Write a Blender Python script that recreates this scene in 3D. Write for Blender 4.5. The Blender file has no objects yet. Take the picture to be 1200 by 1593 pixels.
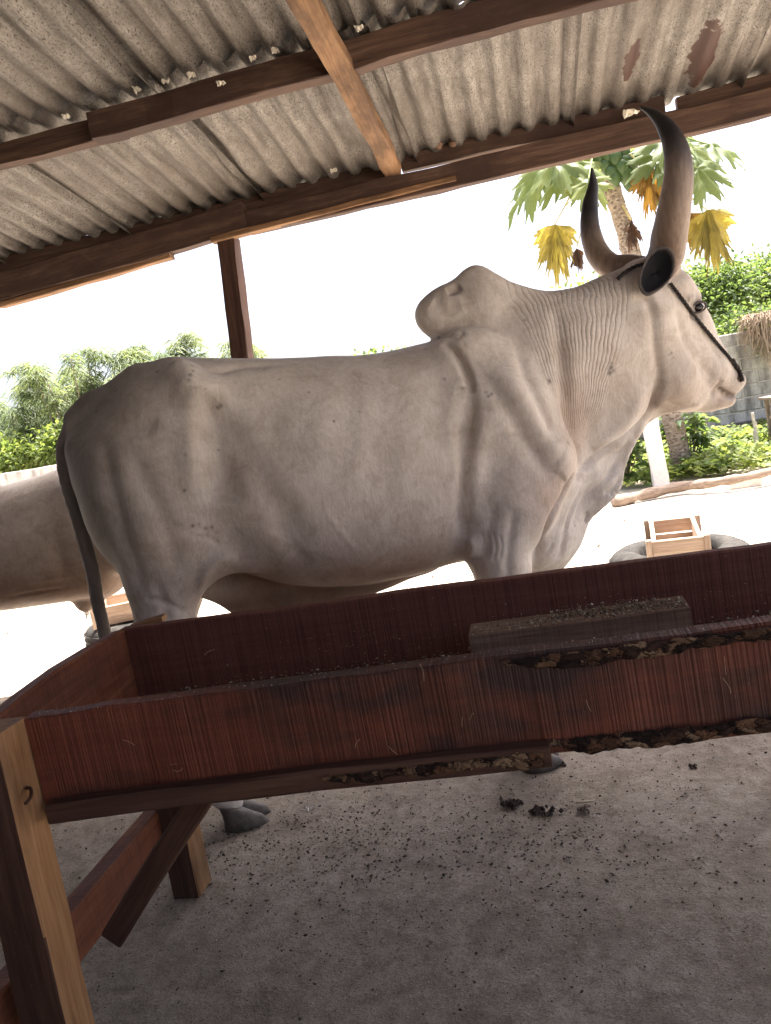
import bpy, bmesh, math, random
import numpy as np
from mathutils import Matrix, Vector

# ------------------------------------------------------------------ camera
FOC, PCX, PCY = 1200.0, 600.0, 796.5
ROLL, YAW, CAMZ = math.radians(9.5), math.radians(11.7), 1.2
PITCH = -math.atan((PCY - 650) * math.cos(ROLL) / FOC)
CAM = np.array([0, 0, CAMZ])
FW = np.array([-math.sin(YAW) * math.cos(PITCH), math.cos(YAW) * math.cos(PITCH), math.sin(PITCH)])
R0 = np.array([math.cos(YAW), math.sin(YAW), 0]); U0 = np.cross(R0, FW)
RT = R0 * math.cos(ROLL) - U0 * math.sin(ROLL); UP = U0 * math.cos(ROLL) + R0 * math.sin(ROLL)
scene = bpy.context.scene
col = scene.collection
cd = bpy.data.cameras.new('camera'); cam = bpy.data.objects.new('camera', cd); col.objects.link(cam)
cd.sensor_fit = 'HORIZONTAL'; cd.sensor_width = 36; cd.lens = 36 * FOC / 1200
cd.clip_start = 0.02; cd.clip_end = 3000
cam.matrix_world = Matrix(((RT[0], UP[0], -FW[0], 0), (RT[1], UP[1], -FW[1], 0), (RT[2], UP[2], -FW[2], CAMZ), (0, 0, 0, 1)))
scene.camera = cam

# ------------------------------------------------------------------ daylight
SUN_EL, SUN_AZ = math.radians(72), math.radians(25)      # azimuth measured from +Y towards +X
world = bpy.data.worlds.new('World'); scene.world = world; world.use_nodes = True
nt = world.node_tree; nt.nodes.clear()
sky = nt.nodes.new('ShaderNodeTexSky'); sky.sky_type = 'NISHITA'; sky.sun_disc = False
sky.sun_elevation = SUN_EL; sky.sun_rotation = SUN_AZ
sky.air_density = 0.6; sky.dust_density = 7.0; sky.ozone_density = 0.3
bg = nt.nodes.new('ShaderNodeBackground'); bg.inputs[1].default_value = 0.15
wo = nt.nodes.new('ShaderNodeOutputWorld')
nt.links.new(sky.outputs[0], bg.inputs[0]); nt.links.new(bg.outputs[0], wo.inputs[0])
sd = bpy.data.lights.new('sun', 'SUN'); sd.energy = 5.0; sd.angle = math.radians(0.6); sd.color = (1, 0.955, 0.88)
sun = bpy.data.objects.new('sun', sd); col.objects.link(sun)
sdir = Vector((math.cos(SUN_EL) * math.sin(SUN_AZ), math.cos(SUN_EL) * math.cos(SUN_AZ), math.sin(SUN_EL)))
sun.rotation_euler = sdir.to_track_quat('Z', 'Y').to_euler(); sun.location = (0, 0, 30)
vs = scene.view_settings
vs.view_transform = 'Standard'; vs.look = 'None'; vs.gamma = 1; vs.use_curve_mapping = False
vs.exposure = 2.15
cy = scene.cycles
cy.max_bounces = 8; cy.diffuse_bounces = 5; cy.glossy_bounces = 3; cy.transmission_bounces = 4; cy.transparent_max_bounces = 6
cy.sample_clamp_indirect = 8.0; cy.caustics_reflective = False; cy.caustics_refractive = False
try:
    cy.use_denoising = True; cy.denoiser = 'OPENIMAGEDENOISE'
except Exception:
    pass

# ------------------------------------------------------------------ helpers
rng = np.random.default_rng(7); random.seed(7)


def ray(x, y):
    return FW + RT * (x - PCX) / FOC - UP * (y - PCY) / FOC


def onplane(x, y, p, n):
    d = ray(x, y); p = np.array(p, float); n = np.array(n, float)
    return CAM + d * (np.dot(p - CAM, n) / np.dot(d, n))


def atY(x, y, Y): return onplane(x, y, (0, Y, 0), (0, 1, 0))
def atX(x, y, X): return onplane(x, y, (X, 0, 0), (1, 0, 0))
def atZ(x, y, Z=0.0): return onplane(x, y, (0, 0, Z), (0, 0, 1))


def tag(o, label=None, cat=None, group=None, kind=None):
    for k, v in (('label', label), ('category', cat), ('group', group), ('kind', kind)):
        if v: o[k] = v
    return o


def empty(name, loc=(0, 0, 0), label=None, cat=None, group=None):
    o = bpy.data.objects.new(name, None); col.objects.link(o); o.location = Vector(loc)
    o.empty_display_size = 0.1
    return tag(o, label, cat, group)


def adopt(o, parent):
    """parent o and keep its world transform (parents of parts are only translated)"""
    if parent is None: return o
    o.parent = parent
    t = Matrix.Identity(4); q = parent; chain = []
    while q is not None:
        chain.append(q); q = q.parent
    for q in reversed(chain): t = t @ (q.matrix_parent_inverse if q.parent else Matrix.Identity(4)) @ q.matrix_basis
    o.matrix_parent_inverse = t.inverted()
    return o


def mesh_data(name, V, F, mat=None, smooth=False):
    me = bpy.data.meshes.new(name)
    V = np.asarray(V, np.float32)
    if isinstance(F, np.ndarray):
        k = F.shape[1]; n = len(F)
        me.vertices.add(len(V)); me.vertices.foreach_set('co', V.ravel())
        me.loops.add(n * k); me.loops.foreach_set('vertex_index', F.astype(np.int32).ravel())
        me.polygons.add(n); me.polygons.foreach_set('loop_start', np.arange(0, n * k, k, dtype=np.int32))
        me.update(calc_edges=True)
    else:
        me.from_pydata([tuple(map(float, v)) for v in V], [], [tuple(f) for f in F]); me.update()
    if smooth: me.polygons.foreach_set('use_smooth', np.ones(len(me.polygons), bool))
    if mat: me.materials.append(mat)
    return me


def obj(name, V, F, mat=None, parent=None, smooth=False, matrix=None):
    me = mesh_data(name, V, F, mat, smooth)
    o = bpy.data.objects.new(name, me); col.objects.link(o)
    if matrix is not None: o.matrix_basis = matrix
    return adopt(o, parent)


def place(me, name, matrix, parent=None):
    o = bpy.data.objects.new(name, me); col.objects.link(o); o.matrix_basis = matrix
    return adopt(o, parent)


def attr(me, name, data, typ='FLOAT', dom='POINT'):
    a = me.attributes.new(name, typ, dom)
    a.data.foreach_set('color' if 'COLOR' in typ else ('vector' if typ == 'FLOAT_VECTOR' else 'value'), np.asarray(data, np.float32).ravel())


def frame(p0, p1, up=(0, 0, 1)):
    p0 = Vector(p0); p1 = Vector(p1); x = (p1 - p0).normalized(); u = Vector(up)
    y = u.cross(x).normalized(); z = x.cross(y)
    return Matrix(((x[0], y[0], z[0], p0[0]), (x[1], y[1], z[1], p0[1]), (x[2], y[2], z[2], p0[2]), (0, 0, 0, 1))), (p1 - p0).length


def timber(name, p0, p1, w, h, mat, parent=None, up=(0, 0, 1), seed=0, rough=0.003, bow=0.0, bev=0.004, seg=None, taper=1.0, cut0=0.0, cut1=0.0):
    """rough-sawn timber from p0 to p1 (centre line): w along local y, h along local z; chamfered, slightly wavy"""
    M, L = frame(p0, p1, up); r = np.random.default_rng(seed + 101)
    n = seg or max(2, int(L / 0.12))
    hw, hh = w / 2, h / 2; b = min(bev, hw * .4, hh * .4)
    prof = np.array([(-hw + b, -hh), (hw - b, -hh), (hw, -hh + b), (hw, hh - b), (hw - b, hh), (-hw + b, hh), (-hw, hh - b), (-hw, -hh + b)])
    V = []
    wob = np.cumsum(r.normal(0, rough * .6, (n + 1, 2)), 0); wob -= np.linspace(0, 1, n + 1)[:, None] * wob[-1]
    for i in range(n + 1):
        t = i / n; s = 1 + (taper - 1) * t
        o = wob[i] + (0, bow * 4 * t * (1 - t))
        pr = prof * s + o + r.normal(0, rough * .35, prof.shape)
        for k, (yy, zz) in enumerate(pr):
            cut = (cut0 * (zz / hh) if i == 0 else 0) + (cut1 * (zz / hh) if i == n else 0)
            V.append((t * L + cut, yy, zz))
    F = []
    for i in range(n):
        for k in range(8):
            a = i * 8 + k; c = i * 8 + (k + 1) % 8
            F.append((a, a + 8, c + 8, c))
    F.append(tuple(range(8))); F.append(tuple(reversed(range(n * 8, n * 8 + 8))))
    return obj(name, V, F, mat, parent, matrix=M)


def catmull(P, n):
    P = np.asarray(P, float); m = len(P)
    Q = np.vstack([2 * P[0] - P[1], P, 2 * P[-1] - P[-2]])
    out = []
    for t in np.linspace(0, m - 1, n):
        i = min(int(t), m - 2); f = t - i
        a, b, c, d = Q[i], Q[i + 1], Q[i + 2], Q[i + 3]
        out.append(.5 * (2 * b + (c - a) * f + (2 * a - 5 * b + 4 * c - d) * f * f + (3 * b - a - 3 * c + d) * f ** 3))
    return np.array(out)


def tube(P, R, k=10, twist=0.0, flat=1.0, cap=True, seed=None, jit=0.0):
    """V, F of a swept tube along points P with radii R"""
    P = np.asarray(P, float); R = np.broadcast_to(np.asarray(R, float), (len(P),))
    T = np.gradient(P, axis=0); T /= np.linalg.norm(T, axis=1)[:, None] + 1e-9
    ref = np.array([0, 0, 1.0]) if abs(T[0][2]) < .9 else np.array([1.0, 0, 0])
    N = np.cross(ref, T[0]); N /= np.linalg.norm(N)
    V = []; F = []; r = np.random.default_rng(seed or 0)
    for i in range(len(P)):
        N = N - T[i] * np.dot(N, T[i]); N /= np.linalg.norm(N); B = np.cross(T[i], N)
        for j in range(k):
            a = 2 * math.pi * j / k + twist * i
            q = R[i] * (1 + (r.normal(0, jit) if jit else 0))
            V.append(P[i] + N * math.cos(a) * q + B * math.sin(a) * q * flat)
    for i in range(len(P) - 1):
        for j in range(k):
            a = i * k + j; b = i * k + (j + 1) % k
            F.append((a, b, b + k, a + k))
    if cap:
        F.append(tuple(reversed(range(k)))); m = (len(P) - 1) * k; F.append(tuple(range(m, m + k)))
    return V, F


def joinVF(parts):
    V = []; F = []
    for v, f in parts:
        b = len(V); V += [tuple(p) for p in v]; F += [tuple(i + b for i in q) for q in f]
    return V, F


def boxVF(c, s, rot=None, bev=0.0):
    c = np.array(c, float); s = np.array(s, float) / 2
    V = np.array([(x, y, z) for x in (-1, 1) for y in (-1, 1) for z in (-1, 1)]) * s
    if rot is not None: V = V @ np.array(rot).T
    return V + c, [(0, 1, 3, 2), (4, 6, 7, 5), (0, 4, 5, 1), (2, 3, 7, 6), (0, 2, 6, 4), (1, 5, 7, 3)]


# ------------------------------------------------------------------ materials
class NT:
    def __init__(self, name, rough=0.8, spec=0.3):
        self.m = bpy.data.materials.new(name); self.m.use_nodes = True
        self.t = self.m.node_tree; self.t.nodes.clear()
        self.out = self.n('OutputMaterial'); self.b = self.n('BsdfPrincipled')
        self.b.inputs['Roughness'].default_value = rough; self.b.inputs['Specular IOR Level'].default_value = spec
        self.l(self.b.outputs[0], self.out.inputs[0])

    def n(self, t, **kw):
        x = self.t.nodes.new('ShaderNode' + t)
        for k, v in kw.items(): setattr(x, k, v)
        return x

    def l(self, a, b): self.t.links.new(a, b)

    def coord(self, scale=(1, 1, 1), kind='Object', loc=(0, 0, 0)):
        tc = self.n('TexCoord'); mp = self.n('Mapping')
        mp.inputs['Scale'].default_value = scale; mp.inputs['Location'].default_value = loc
        self.l(tc.outputs[kind], mp.inputs[0]); return mp.outputs[0]

    def pos(self, scale=(1, 1, 1)):
        g = self.n('NewGeometry'); mp = self.n('Mapping'); mp.inputs['Scale'].default_value = scale
        self.l(g.outputs['Position'], mp.inputs[0]); return mp.outputs[0]

    def noise(self, vec, scale=5, detail=4, rough=.6, dist=0.0, out=0):
        x = self.n('TexNoise'); x.inputs['Scale'].default_value = scale; x.inputs['Detail'].default_value = detail
        x.inputs['Roughness'].default_value = rough; x.inputs['Distortion'].default_value = dist
        self.l(vec, x.inputs['Vector']); return x.outputs[out]

    def voro(self, vec, scale=5, feature='F1', out='Distance', rnd=1.0):
        x = self.n('TexVoronoi', feature=feature); x.inputs['Scale'].default_value = scale; x.inputs['Randomness'].default_value = rnd
        self.l(vec, x.inputs['Vector']); return x.outputs[out]

    def ramp(self, fac, stops, interp='LINEAR'):
        x = self.n('ValToRGB'); e = x.color_ramp.elements; x.color_ramp.interpolation = interp
        while len(e) < len(stops): e.new(0.5)
        for s, (p, c) in zip(e, stops):
            s.position = p
            s.color = (c, c, c, 1) if isinstance(c, (int, float)) else (*c, 1)
        self.l(fac, x.inputs[0]); return x.outputs[0]

    def mix(self, fac, a, b, mode='MIX'):
        x = self.n('Mix', data_type='RGBA', blend_type=mode)
        for sock, v in ((x.inputs[0], fac), (x.inputs[6], a), (x.inputs[7], b)):
            if isinstance(v, (int, float)): sock.default_value = v
            elif isinstance(v, tuple): sock.default_value = (*v, 1) if len(v) == 3 else v
            else: self.l(v, sock)
        return x.outputs[2]

    def math(self, op, a, b=None, c=None, clamp=False):
        x = self.n('Math', operation=op); x.use_clamp = clamp
        for i, v in enumerate((a, b, c)):
            if v is None: continue
            if isinstance(v, (int, float)): x.inputs[i].default_value = v
            else: self.l(v, x.inputs[i])
        return x.outputs[0]

    def attr(self, name, out='Fac'):
        x = self.n('Attribute', attribute_name=name); return x.outputs[out]

    def rand(self):
        return self.n('ObjectInfo').outputs['Random']

    def bump(self, h, strength=.4, dist=.01, normal=None):
        x = self.n('Bump'); x.inputs['Strength'].default_value = strength; x.inputs['Distance'].default_value = dist
        self.l(h, x.inputs['Height'])
        if normal is not None: self.l(normal, x.inputs['Normal'])
        return x.outputs[0]

    def done(self, color, normal=None, rough=None):
        if isinstance(color, tuple): self.b.inputs['Base Color'].default_value = (*color, 1)
        else: self.l(color, self.b.inputs['Base Color'])
        if normal is not None: self.l(normal, self.b.inputs['Normal'])
        if rough is not None: self.l(rough, self.b.inputs['Roughness'])
        return self.m

# ------------------------------------------------------------------ the bull: one continuous surface from a blended distance field
TH = math.radians(15); BO = np.array([-0.62, 2.50, 0.0])
BEX = np.array([math.cos(TH), math.sin(TH), 0]); BEY = np.array([-math.sin(TH), math.cos(TH), 0])


def bl(x, y, off=0.0):
    """photo point on the vertical plane of the bull at lateral offset off -> bull-local (x, y, z)"""
    P = onplane(x, y, BO + BEY * off, BEY) - BO
    return np.array([P @ BEX, off, P[2]])


class Field:
    def __init__(s, lo, hi, h):
        s.lo = np.array(lo, float); s.h = h
        s.n = np.ceil((np.array(hi) - s.lo) / h).astype(int) + 1
        s.ax = [(s.lo[i] + np.arange(s.n[i]) * h).astype(np.float32) for i in range(3)]
        s.D = np.full(s.n, .3, np.float32)

    def sub(s, lo, hi):
        a = np.clip(np.floor((np.array(lo) - s.lo) / s.h).astype(int), 0, s.n - 1)
        b = np.clip(np.ceil((np.array(hi) - s.lo) / s.h).astype(int) + 1, 1, s.n)
        sl = tuple(slice(a[i], b[i]) for i in range(3))
        X = s.ax[0][sl[0]][:, None, None]; Y = s.ax[1][sl[1]][None, :, None]; Z = s.ax[2][sl[2]][None, None, :]
        return sl, X, Y, Z

    def add(s, sl, d, k):
        a = s.D[sl]; h = np.clip(.5 + .5 * (a - d) / k, 0, 1)
        s.D[sl] = a + (d - a) * h - k * h * (1 - h)

    def cut(s, sl, d, k):
        a = s.D[sl]; d = -d; h = np.clip(.5 - .5 * (a - d) / k, 0, 1)
        s.D[sl] = a + (d - a) * h + k * h * (1 - h)

    def cone(s, p, r, q, t, k=.04, sy=1.0):
        """round cone p,r -> q,t; sy < 1 flattens it sideways"""
        p = np.array(p, float); q = np.array(q, float); m = max(r, t) + k + .06
        sl, X, Y, Z = s.sub(np.minimum(p, q) - m, np.maximum(p, q) + m)
        ba = q - p; ba2 = ba.copy(); ba2[1] /= sy
        L = ba2 @ ba2 + 1e-9
        dx, dy, dz = X - p[0], (Y - p[1]) / sy, Z - p[2]
        u = np.clip((dx * ba2[0] + dy * ba2[1] + dz * ba2[2]) / L, 0, 1)
        d = np.sqrt((dx - u * ba2[0]) ** 2 + (dy - u * ba2[1]) ** 2 + (dz - u * ba2[2]) ** 2) - (r + u * (t - r))
        s.add(sl, d * (1 if sy == 1 else .5 + .5 * sy), k)

    def chain(s, pts, k=.04, sy=1.0):
        for (p, r), (q, t) in zip(pts[:-1], pts[1:]): s.cone(p, r, q, t, k, sy)

    def ell(s, c, r, k=.04, rot=0.0, cut=False):
        c = np.array(c, float); m = max(r) + k + .06
        sl, X, Y, Z = s.sub(c - m, c + m)
        x, y, z = X - c[0], Y - c[1], Z - c[2]
        ca, sa = math.cos(rot), math.sin(rot)
        x, z = x * ca + z * sa, -x * sa + z * ca
        k0 = np.sqrt((x / r[0]) ** 2 + (y / r[1]) ** 2 + (z / r[2]) ** 2)
        k1 = np.sqrt((x / r[0] ** 2) ** 2 + (y / r[1] ** 2) ** 2 + (z / r[2] ** 2) ** 2) + 1e-6
        d = k0 * (k0 - 1) / k1
        (s.cut if cut else s.add)(sl, d, k)

    def loft(s, T, k=.03, ptop=2.0, pbot=2.4):
        """T rows: x, ztop, zbot, halfwidth, height share of the widest line, y centre"""
        T = np.array(T, float); m = .1
        sl, X, Y, Z = s.sub((T[0, 0] - m, -.5, T[:, 2].min() - m), (T[-1, 0] + m, .5, T[:, 1].max() + m))
        xs = X[:, 0, 0]
        fine = catmull(T, 400)
        g = [np.interp(xs, fine[:, 0], fine[:, j])[:, None, None].astype(np.float32) for j in range(1, 6)]
        zt, zb, w, c, yc = g
        ex = np.maximum(np.maximum(T[0, 0] - X, X - T[-1, 0]), 0)
        zc = zb + c * (zt - zb); dz = Z - zc
        hz = np.where(dz > 0, zt - zc, zc - zb); p = np.where(dz > 0, ptop, pbot)
        q = ((np.abs(Y - yc) / w) ** p + (np.abs(dz) / hz) ** p) ** (1 / p)
        d = (q - 1) * np.minimum(w, hz) * .9
        d = np.sqrt(np.maximum(d, 0) ** 2 + ex ** 2) + np.minimum(d, 0) * (ex <= 0)
        s.add(sl, d, k)

    def sheet(s, poly, thick, k=.04, wav=None):
        """polygon in the xz plane given a thickness: skin fold"""
        P = np.array(poly, float); m = .12
        sl, X, Y, Z = s.sub((P[:, 0].min() - m, -.3, P[:, 1].min() - m), (P[:, 0].max() + m, .3, P[:, 1].max() + m))
        x = X[:, 0, 0][:, None]; z = Z[0, 0][None, :]
        d = np.full((x.shape[0], z.shape[1]), 1e9); sg = np.ones_like(d)
        for i in range(len(P)):
            a = P[i]; b = P[i - 1]; e = b - a
            wx, wz = x - a[0], z - a[1]
            t = np.clip((wx * e[0] + wz * e[1]) / (e @ e), 0, 1)
            d = np.minimum(d, (wx - e[0] * t) ** 2 + (wz - e[1] * t) ** 2)
            c1, c2, c3 = z >= a[1], z < b[1], e[0] * wz > e[1] * wx
            f = (c1 & c2 & c3) | (~c1 & ~c2 & ~c3); sg[f] *= -1
        d2 = sg * np.sqrt(d)
        th = thick + np.clip(-d2 * .16, 0, .05)
        yy = Y - (wav(X, Z) if wav else 0)
        dy = np.abs(yy) - th[:, None, :]
        d3 = np.minimum(np.maximum(d2[:, None, :] + thick, dy), 0) + np.sqrt(np.maximum(d2[:, None, :] + thick, 0) ** 2 + np.maximum(dy, 0) ** 2)
        s.add(sl, d3 - .004, k)

    def nets(s):
        D = s.D; n = s.n; ins = D < 0
        c = np.zeros(n - 1, np.int8)
        for i in (0, 1):
            for j in (0, 1):
                for k in (0, 1): c += ins[i:n[0] - 1 + i, j:n[1] - 1 + j, k:n[2] - 1 + k]
        cells = np.argwhere((c > 0) & (c < 8)); m = len(cells)
        idx = np.full(n - 1, -1, np.int64); idx[tuple(cells.T)] = np.arange(m)
        acc = np.zeros((m, 3)); cnt = np.zeros(m)
        cor = [np.array(q) for q in np.ndindex(2, 2, 2)]
        for a in cor:
            for ax in range(3):
                if a[ax]: continue
                b = a.copy(); b[ax] = 1
                va = D[tuple((cells + a).T)]; vb = D[tuple((cells + b).T)]
                x = (va < 0) != (vb < 0)
                t = np.where(x, va / np.where(x, va - vb, 1), 0)
                p = np.repeat(a[None].astype(float), m, 0); p[:, ax] += t
                acc += p * x[:, None]; cnt += x
        V = s.lo + (cells + acc / cnt[:, None]) * s.h
        Q = []
        for ax in range(3):
            u, v = (ax + 1) % 3, (ax + 2) % 3
            sa = [slice(None)] * 3; sb = [slice(None)] * 3; sa[ax] = slice(0, -1); sb[ax] = slice(1, None)
            A = ins[tuple(sa)]; B = ins[tuple(sb)]
            E = np.argwhere(A != B)
            E = E[(E[:, u] > 0) & (E[:, v] > 0) & (E[:, u] < n[u] - 1) & (E[:, v] < n[v] - 1)]
            fl = A[tuple(E.T)]
            def ci(du, dv):
                e = E.copy(); e[:, u] += du; e[:, v] += dv; return idx[tuple(e.T)]
            q = np.stack([ci(-1, -1), ci(0, -1), ci(0, 0), ci(-1, 0)], 1)
            q[~fl] = q[~fl][:, ::-1]; Q.append(q)
        return V, np.vstack(Q)


def vnormals(V, Q):
    n = np.cross(V[Q[:, 2]] - V[Q[:, 0]], V[Q[:, 3]] - V[Q[:, 1]])
    N = np.zeros_like(V)
    for j in range(4): np.add.at(N, Q[:, j], n)
    return N / (np.linalg.norm(N, axis=1)[:, None] + 1e-12)


def subdiv(V, Q):
    """one linear split of every quad, then a light smoothing (Catmull-Clark like)"""
    E = np.sort(np.vstack([Q[:, [0, 1]], Q[:, [1, 2]], Q[:, [2, 3]], Q[:, [3, 0]]]), 1)
    key = E[:, 0].astype(np.int64) * len(V) + E[:, 1]
    uk, inv = np.unique(key, return_inverse=True)
    ue = np.stack([uk // len(V), uk % len(V)], 1)
    fc = V[Q].mean(1); m = len(Q); nV = len(V); nE = len(ue)
    es = V[ue].sum(1); ec = np.zeros(nE); ef = np.zeros((nE, 3))
    np.add.at(ef, inv, np.tile(fc, (4, 1))); np.add.at(ec, inv, 1)
    ep = (es + ef) / (2 + ec)[:, None]
    fs = np.zeros_like(V); fn = np.zeros(nV); ms = np.zeros_like(V); mn = np.zeros(nV)
    for j in range(4): np.add.at(fs, Q[:, j], fc); np.add.at(fn, Q[:, j], 1)
    mid = V[ue].mean(1)
    for j in range(2): np.add.at(ms, ue[:, j], mid); np.add.at(mn, ue[:, j], 1)
    v = (fs / fn[:, None] + 2 * ms / mn[:, None] + (fn - 3)[:, None] * V) / fn[:, None]
    e = inv.reshape(4, m) + nV; f = np.arange(m) + nV + nE
    NQ = np.vstack([np.stack([Q[:, 0], e[0], f, e[3]], 1), np.stack([Q[:, 1], e[1], f, e[0]], 1),
                    np.stack([Q[:, 2], e[2], f, e[1]], 1), np.stack([Q[:, 3], e[3], f, e[2]], 1)])
    return np.vstack([v, ep, fc]), NQ


def vnoise(P, scale, seed=0):
    """cheap smooth value noise, -1..1"""
    r = np.random.default_rng(seed); T = r.uniform(-1, 1, (32, 32, 32))
    q = P * scale; i = np.floor(q).astype(int); f = q - i; f = f * f * (3 - 2 * f); o = 0
    for a in (0, 1):
        for b in (0, 1):
            for c in (0, 1):
                w = (f[:, 0] if a else 1 - f[:, 0]) * (f[:, 1] if b else 1 - f[:, 1]) * (f[:, 2] if c else 1 - f[:, 2])
                o = o + w * T[(i[:, 0] + a) % 32, (i[:, 1] + b) % 32, (i[:, 2] + c) % 32]
    return o


def build_bull_surface(second=False):
    B = Field((-1.02, -.42, -.02), (1.52, .42, 1.72), .0112 if second else .0095)
    # trunk
    T = np.array([(-.885, 1.27, 1.16, .025, .5, 0), (-.86, 1.345, 1.04, .065, .5, 0), (-.80, 1.385, .94, .12, .5, 0), (-.70, 1.437, .90, .185, .5, 0),
            (-.60, 1.487, .87, .235, .48, 0), (-.50, 1.506, .83, .262, .46, 0), (-.40, 1.486, .785, .272, .44, 0), (-.25, 1.461, .715, .298, .40, 0),
            (-.05, 1.431, .672, .312, .39, 0), (.15, 1.414, .672, .302, .40, 0), (.30, 1.42, .685, .27, .44, 0), (.45, 1.425, .67, .235, .45, 0),
            (.60, 1.40, .68, .19, .46, 0), (.72, 1.32, .78, .13, .5, 0), (.80, 1.2, .92, .05, .5, 0)])
    if second: T[:, 2] = np.where((T[:, 0] > -.42) & (T[:, 0] < .5), .605, np.where((T[:, 0] > -.52) & (T[:, 0] < 0), .70, T[:, 2]))
    B.loft(T)
    # hip hooks, pin bones, sacrum
    for s in (-1, 1):
        B.cone((-.44, s * .17, 1.41), .035, (-.40, s * .20, 1.36), .04, .10)
        B.cone((-.82, s * .085, 1.25), .035, (-.80, s * .09, 1.18), .04, .08)
    B.chain([((-.84, 0, 1.355), .030), ((-.77, 0, 1.385), .036), ((-.62, 0, 1.445), .045)], .05)
    # hind legs; the far one stands a little behind
    for s, dx in ((-1, 0), (1, -.035)):
        y = lambda v: s * v
        B.ell((-.62 + dx, y(.13), 1.07), (.215, .145, .27), .08, rot=.10)
        B.ell((-.53 + dx * .7, y(.175), .93), (.13, .09, .17), .07, rot=-.35)
        B.chain([((-.60 + dx, y(.175), .95), .15), ((-.625 + dx, y(.18), .82), .105), ((-.640 + dx, y(.185), .70), .080), ((-.665 + dx, y(.185), .60), .060),
                 ((-.685 + dx, y(.185), .52), .055)], .05, sy=.85)
        B.chain([((-.72 + dx, y(.185), .55), .028), ((-.69 + dx, y(.185), .47), .042), ((-.64 + dx, y(.185), .30), .033), ((-.60 + dx, y(.185), .17), .033),
                 ((-.585 + dx, y(.185), .125), .042), ((-.555 + dx, y(.185), .075), .040)], .03)
        # flank fold from stifle to belly
        B.cone((-.50 + dx, y(.20), .90), .05, (-.36, y(.21), .84), .025, .07, sy=.6)
    # forelegs
    for s, dx in ((-1, 0), (1, .03)) if not second else ((-1, .28), (1, .34)):
        B.chain([((.44, s * .13, 1.33), .09), ((.52, s * .165, 1.15), .125), ((.585, s * .17, 1.0), .115)], .09, sy=.75)
        B.chain([((.60, s * .16, .98), .10), ((.49, s * .17, .86), .125), ((.435 + dx, s * .175, .76), .098)], .06, sy=.85)
        B.chain([((.36 + dx, s * .17, .80), .045), ((.40 + dx, s * .175, .72), .06)], .05)
        B.chain([((.435 + dx, s * .175, .80), .102), ((.432 + dx, s * .18, .66), .084), ((.43 + dx, s * .18, .52), .062), ((.43 + dx, s * .18, .42), .056), ((.43 + dx, s * .18, .36), .045),
                 ((.43 + dx, s * .18, .20), .036), ((.425 + dx, s * .18, .135), .046), ((.44 + dx, s * .18, .08), .044)], .03)
    # hump: two lobes that lean back
    B.chain([((.60, 0, 1.36), .13), ((.535, 0, 1.51), .085), ((.517, 0, 1.602), .034)], .04, sy=.9)
    B.chain([((.52, 0, 1.46), .10), ((.41, 0, 1.512), .072), ((.368, 0, 1.503), .066)], .028, sy=1.0)
    B.chain([((.53, 0, 1.56), .06), ((.66, 0, 1.47), .065), ((.78, 0, 1.42), .07)], .06)
    B.cone((.40, 0, 1.527), .052, (.49, 0, 1.572), .050, .03)
    # neck
    B.chain([((.56, 0, 1.20), .22), ((.74, .0, 1.27), .205), ((.90, .0, 1.32), .178), ((1.04, .01, 1.375), .165), ((1.12, .02, 1.39), .13)], .08, sy=.78)
    B.chain([((.66, 0, 1.05), .16), ((.86, 0, 1.12), .14), ((1.02, .01, 1.20), .12)], .08, sy=.75)
    # brisket and dewlap
    B.chain([((.60, 0, .86), .13), ((.60, 0, .72), .105), ((.52, 0, .70), .09)], .08, sy=.8)
    wav = lambda X, Z: .012 * np.sin(X * 26 + Z * 17) * np.clip((X - .6) * 3, 0, 1)
    dew = [bl(*p)[[0, 2]] for p in [(1085, 632), (1062, 641), (1030, 650), (1002, 660), (988, 685), (978, 730), (972, 757), (957, 777), (921, 812), (904, 848), (872, 886), (846, 898), (815, 896)]]
    B.sheet(dew + [(.46, .70), (.60, 1.0), (.85, 1.18), (1.08, 1.22)], .016, .045, wav)
    # belly, pendulous sheath
    if second:
        B.chain([((-.36, 0, .70), .07), ((-.26, 0, .62), .06), ((-.23, 0, .575), .04), ((-.22, 0, .55), .026)], .06)
    else:
      B.chain([((-.56, 0, .78), .055), ((-.40, 0, .69), .062), ((-.25, 0, .655), .062), ((-.08, 0, .66), .062), ((.05, 0, .70), .05), ((.2, 0, .72), .05)], .05, sy=.75)
      B.cone((-.26, 0, .63), .035, (-.22, 0, .605), .022, .02)
    # tail
    tp = [bl(*p, -.02) for p in [(172, 618), (133, 646), (108, 676), (98, 712), (105, 757), (119, 803), (133, 850), (144, 890), (152, 935), (160, 970), (167, 1005), (172, 1050)]]
    tr = [.034, .034, .029, .022, .020, .021, .024, .024, .023, .021, .019, .015]
    tc = catmull(tp, 30); rr = .9 * np.interp(np.linspace(0, 11, 30), range(12), tr)
    B.chain(list(zip(tc, rr)), .012)
    # head, turned a little away
    HY = math.radians(8); c8, s8 = math.cos(HY), math.sin(HY); HP = np.array([1.07, .02])
    def hd(x, y, z):
        dx = (x - HP[0]); return np.array([HP[0] + dx * c8 - y * s8, HP[1] + dx * s8 + y * c8, z])
    B.ell(hd(1.135, 0, 1.465), (.115, .105, .095), .04, rot=-.9)          # poll / forehead
    B.chain([(hd(1.09, 0, 1.505), .060), (hd(1.075, 0, 1.535), .045)], .05, sy=1.35)
    B.chain([(hd(1.155, 0, 1.43), .105), (hd(1.215, 0, 1.32), .092), (hd(1.285, 0, 1.19), .073), (hd(1.318, 0, 1.145), .066)], .05, sy=.86)
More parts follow.
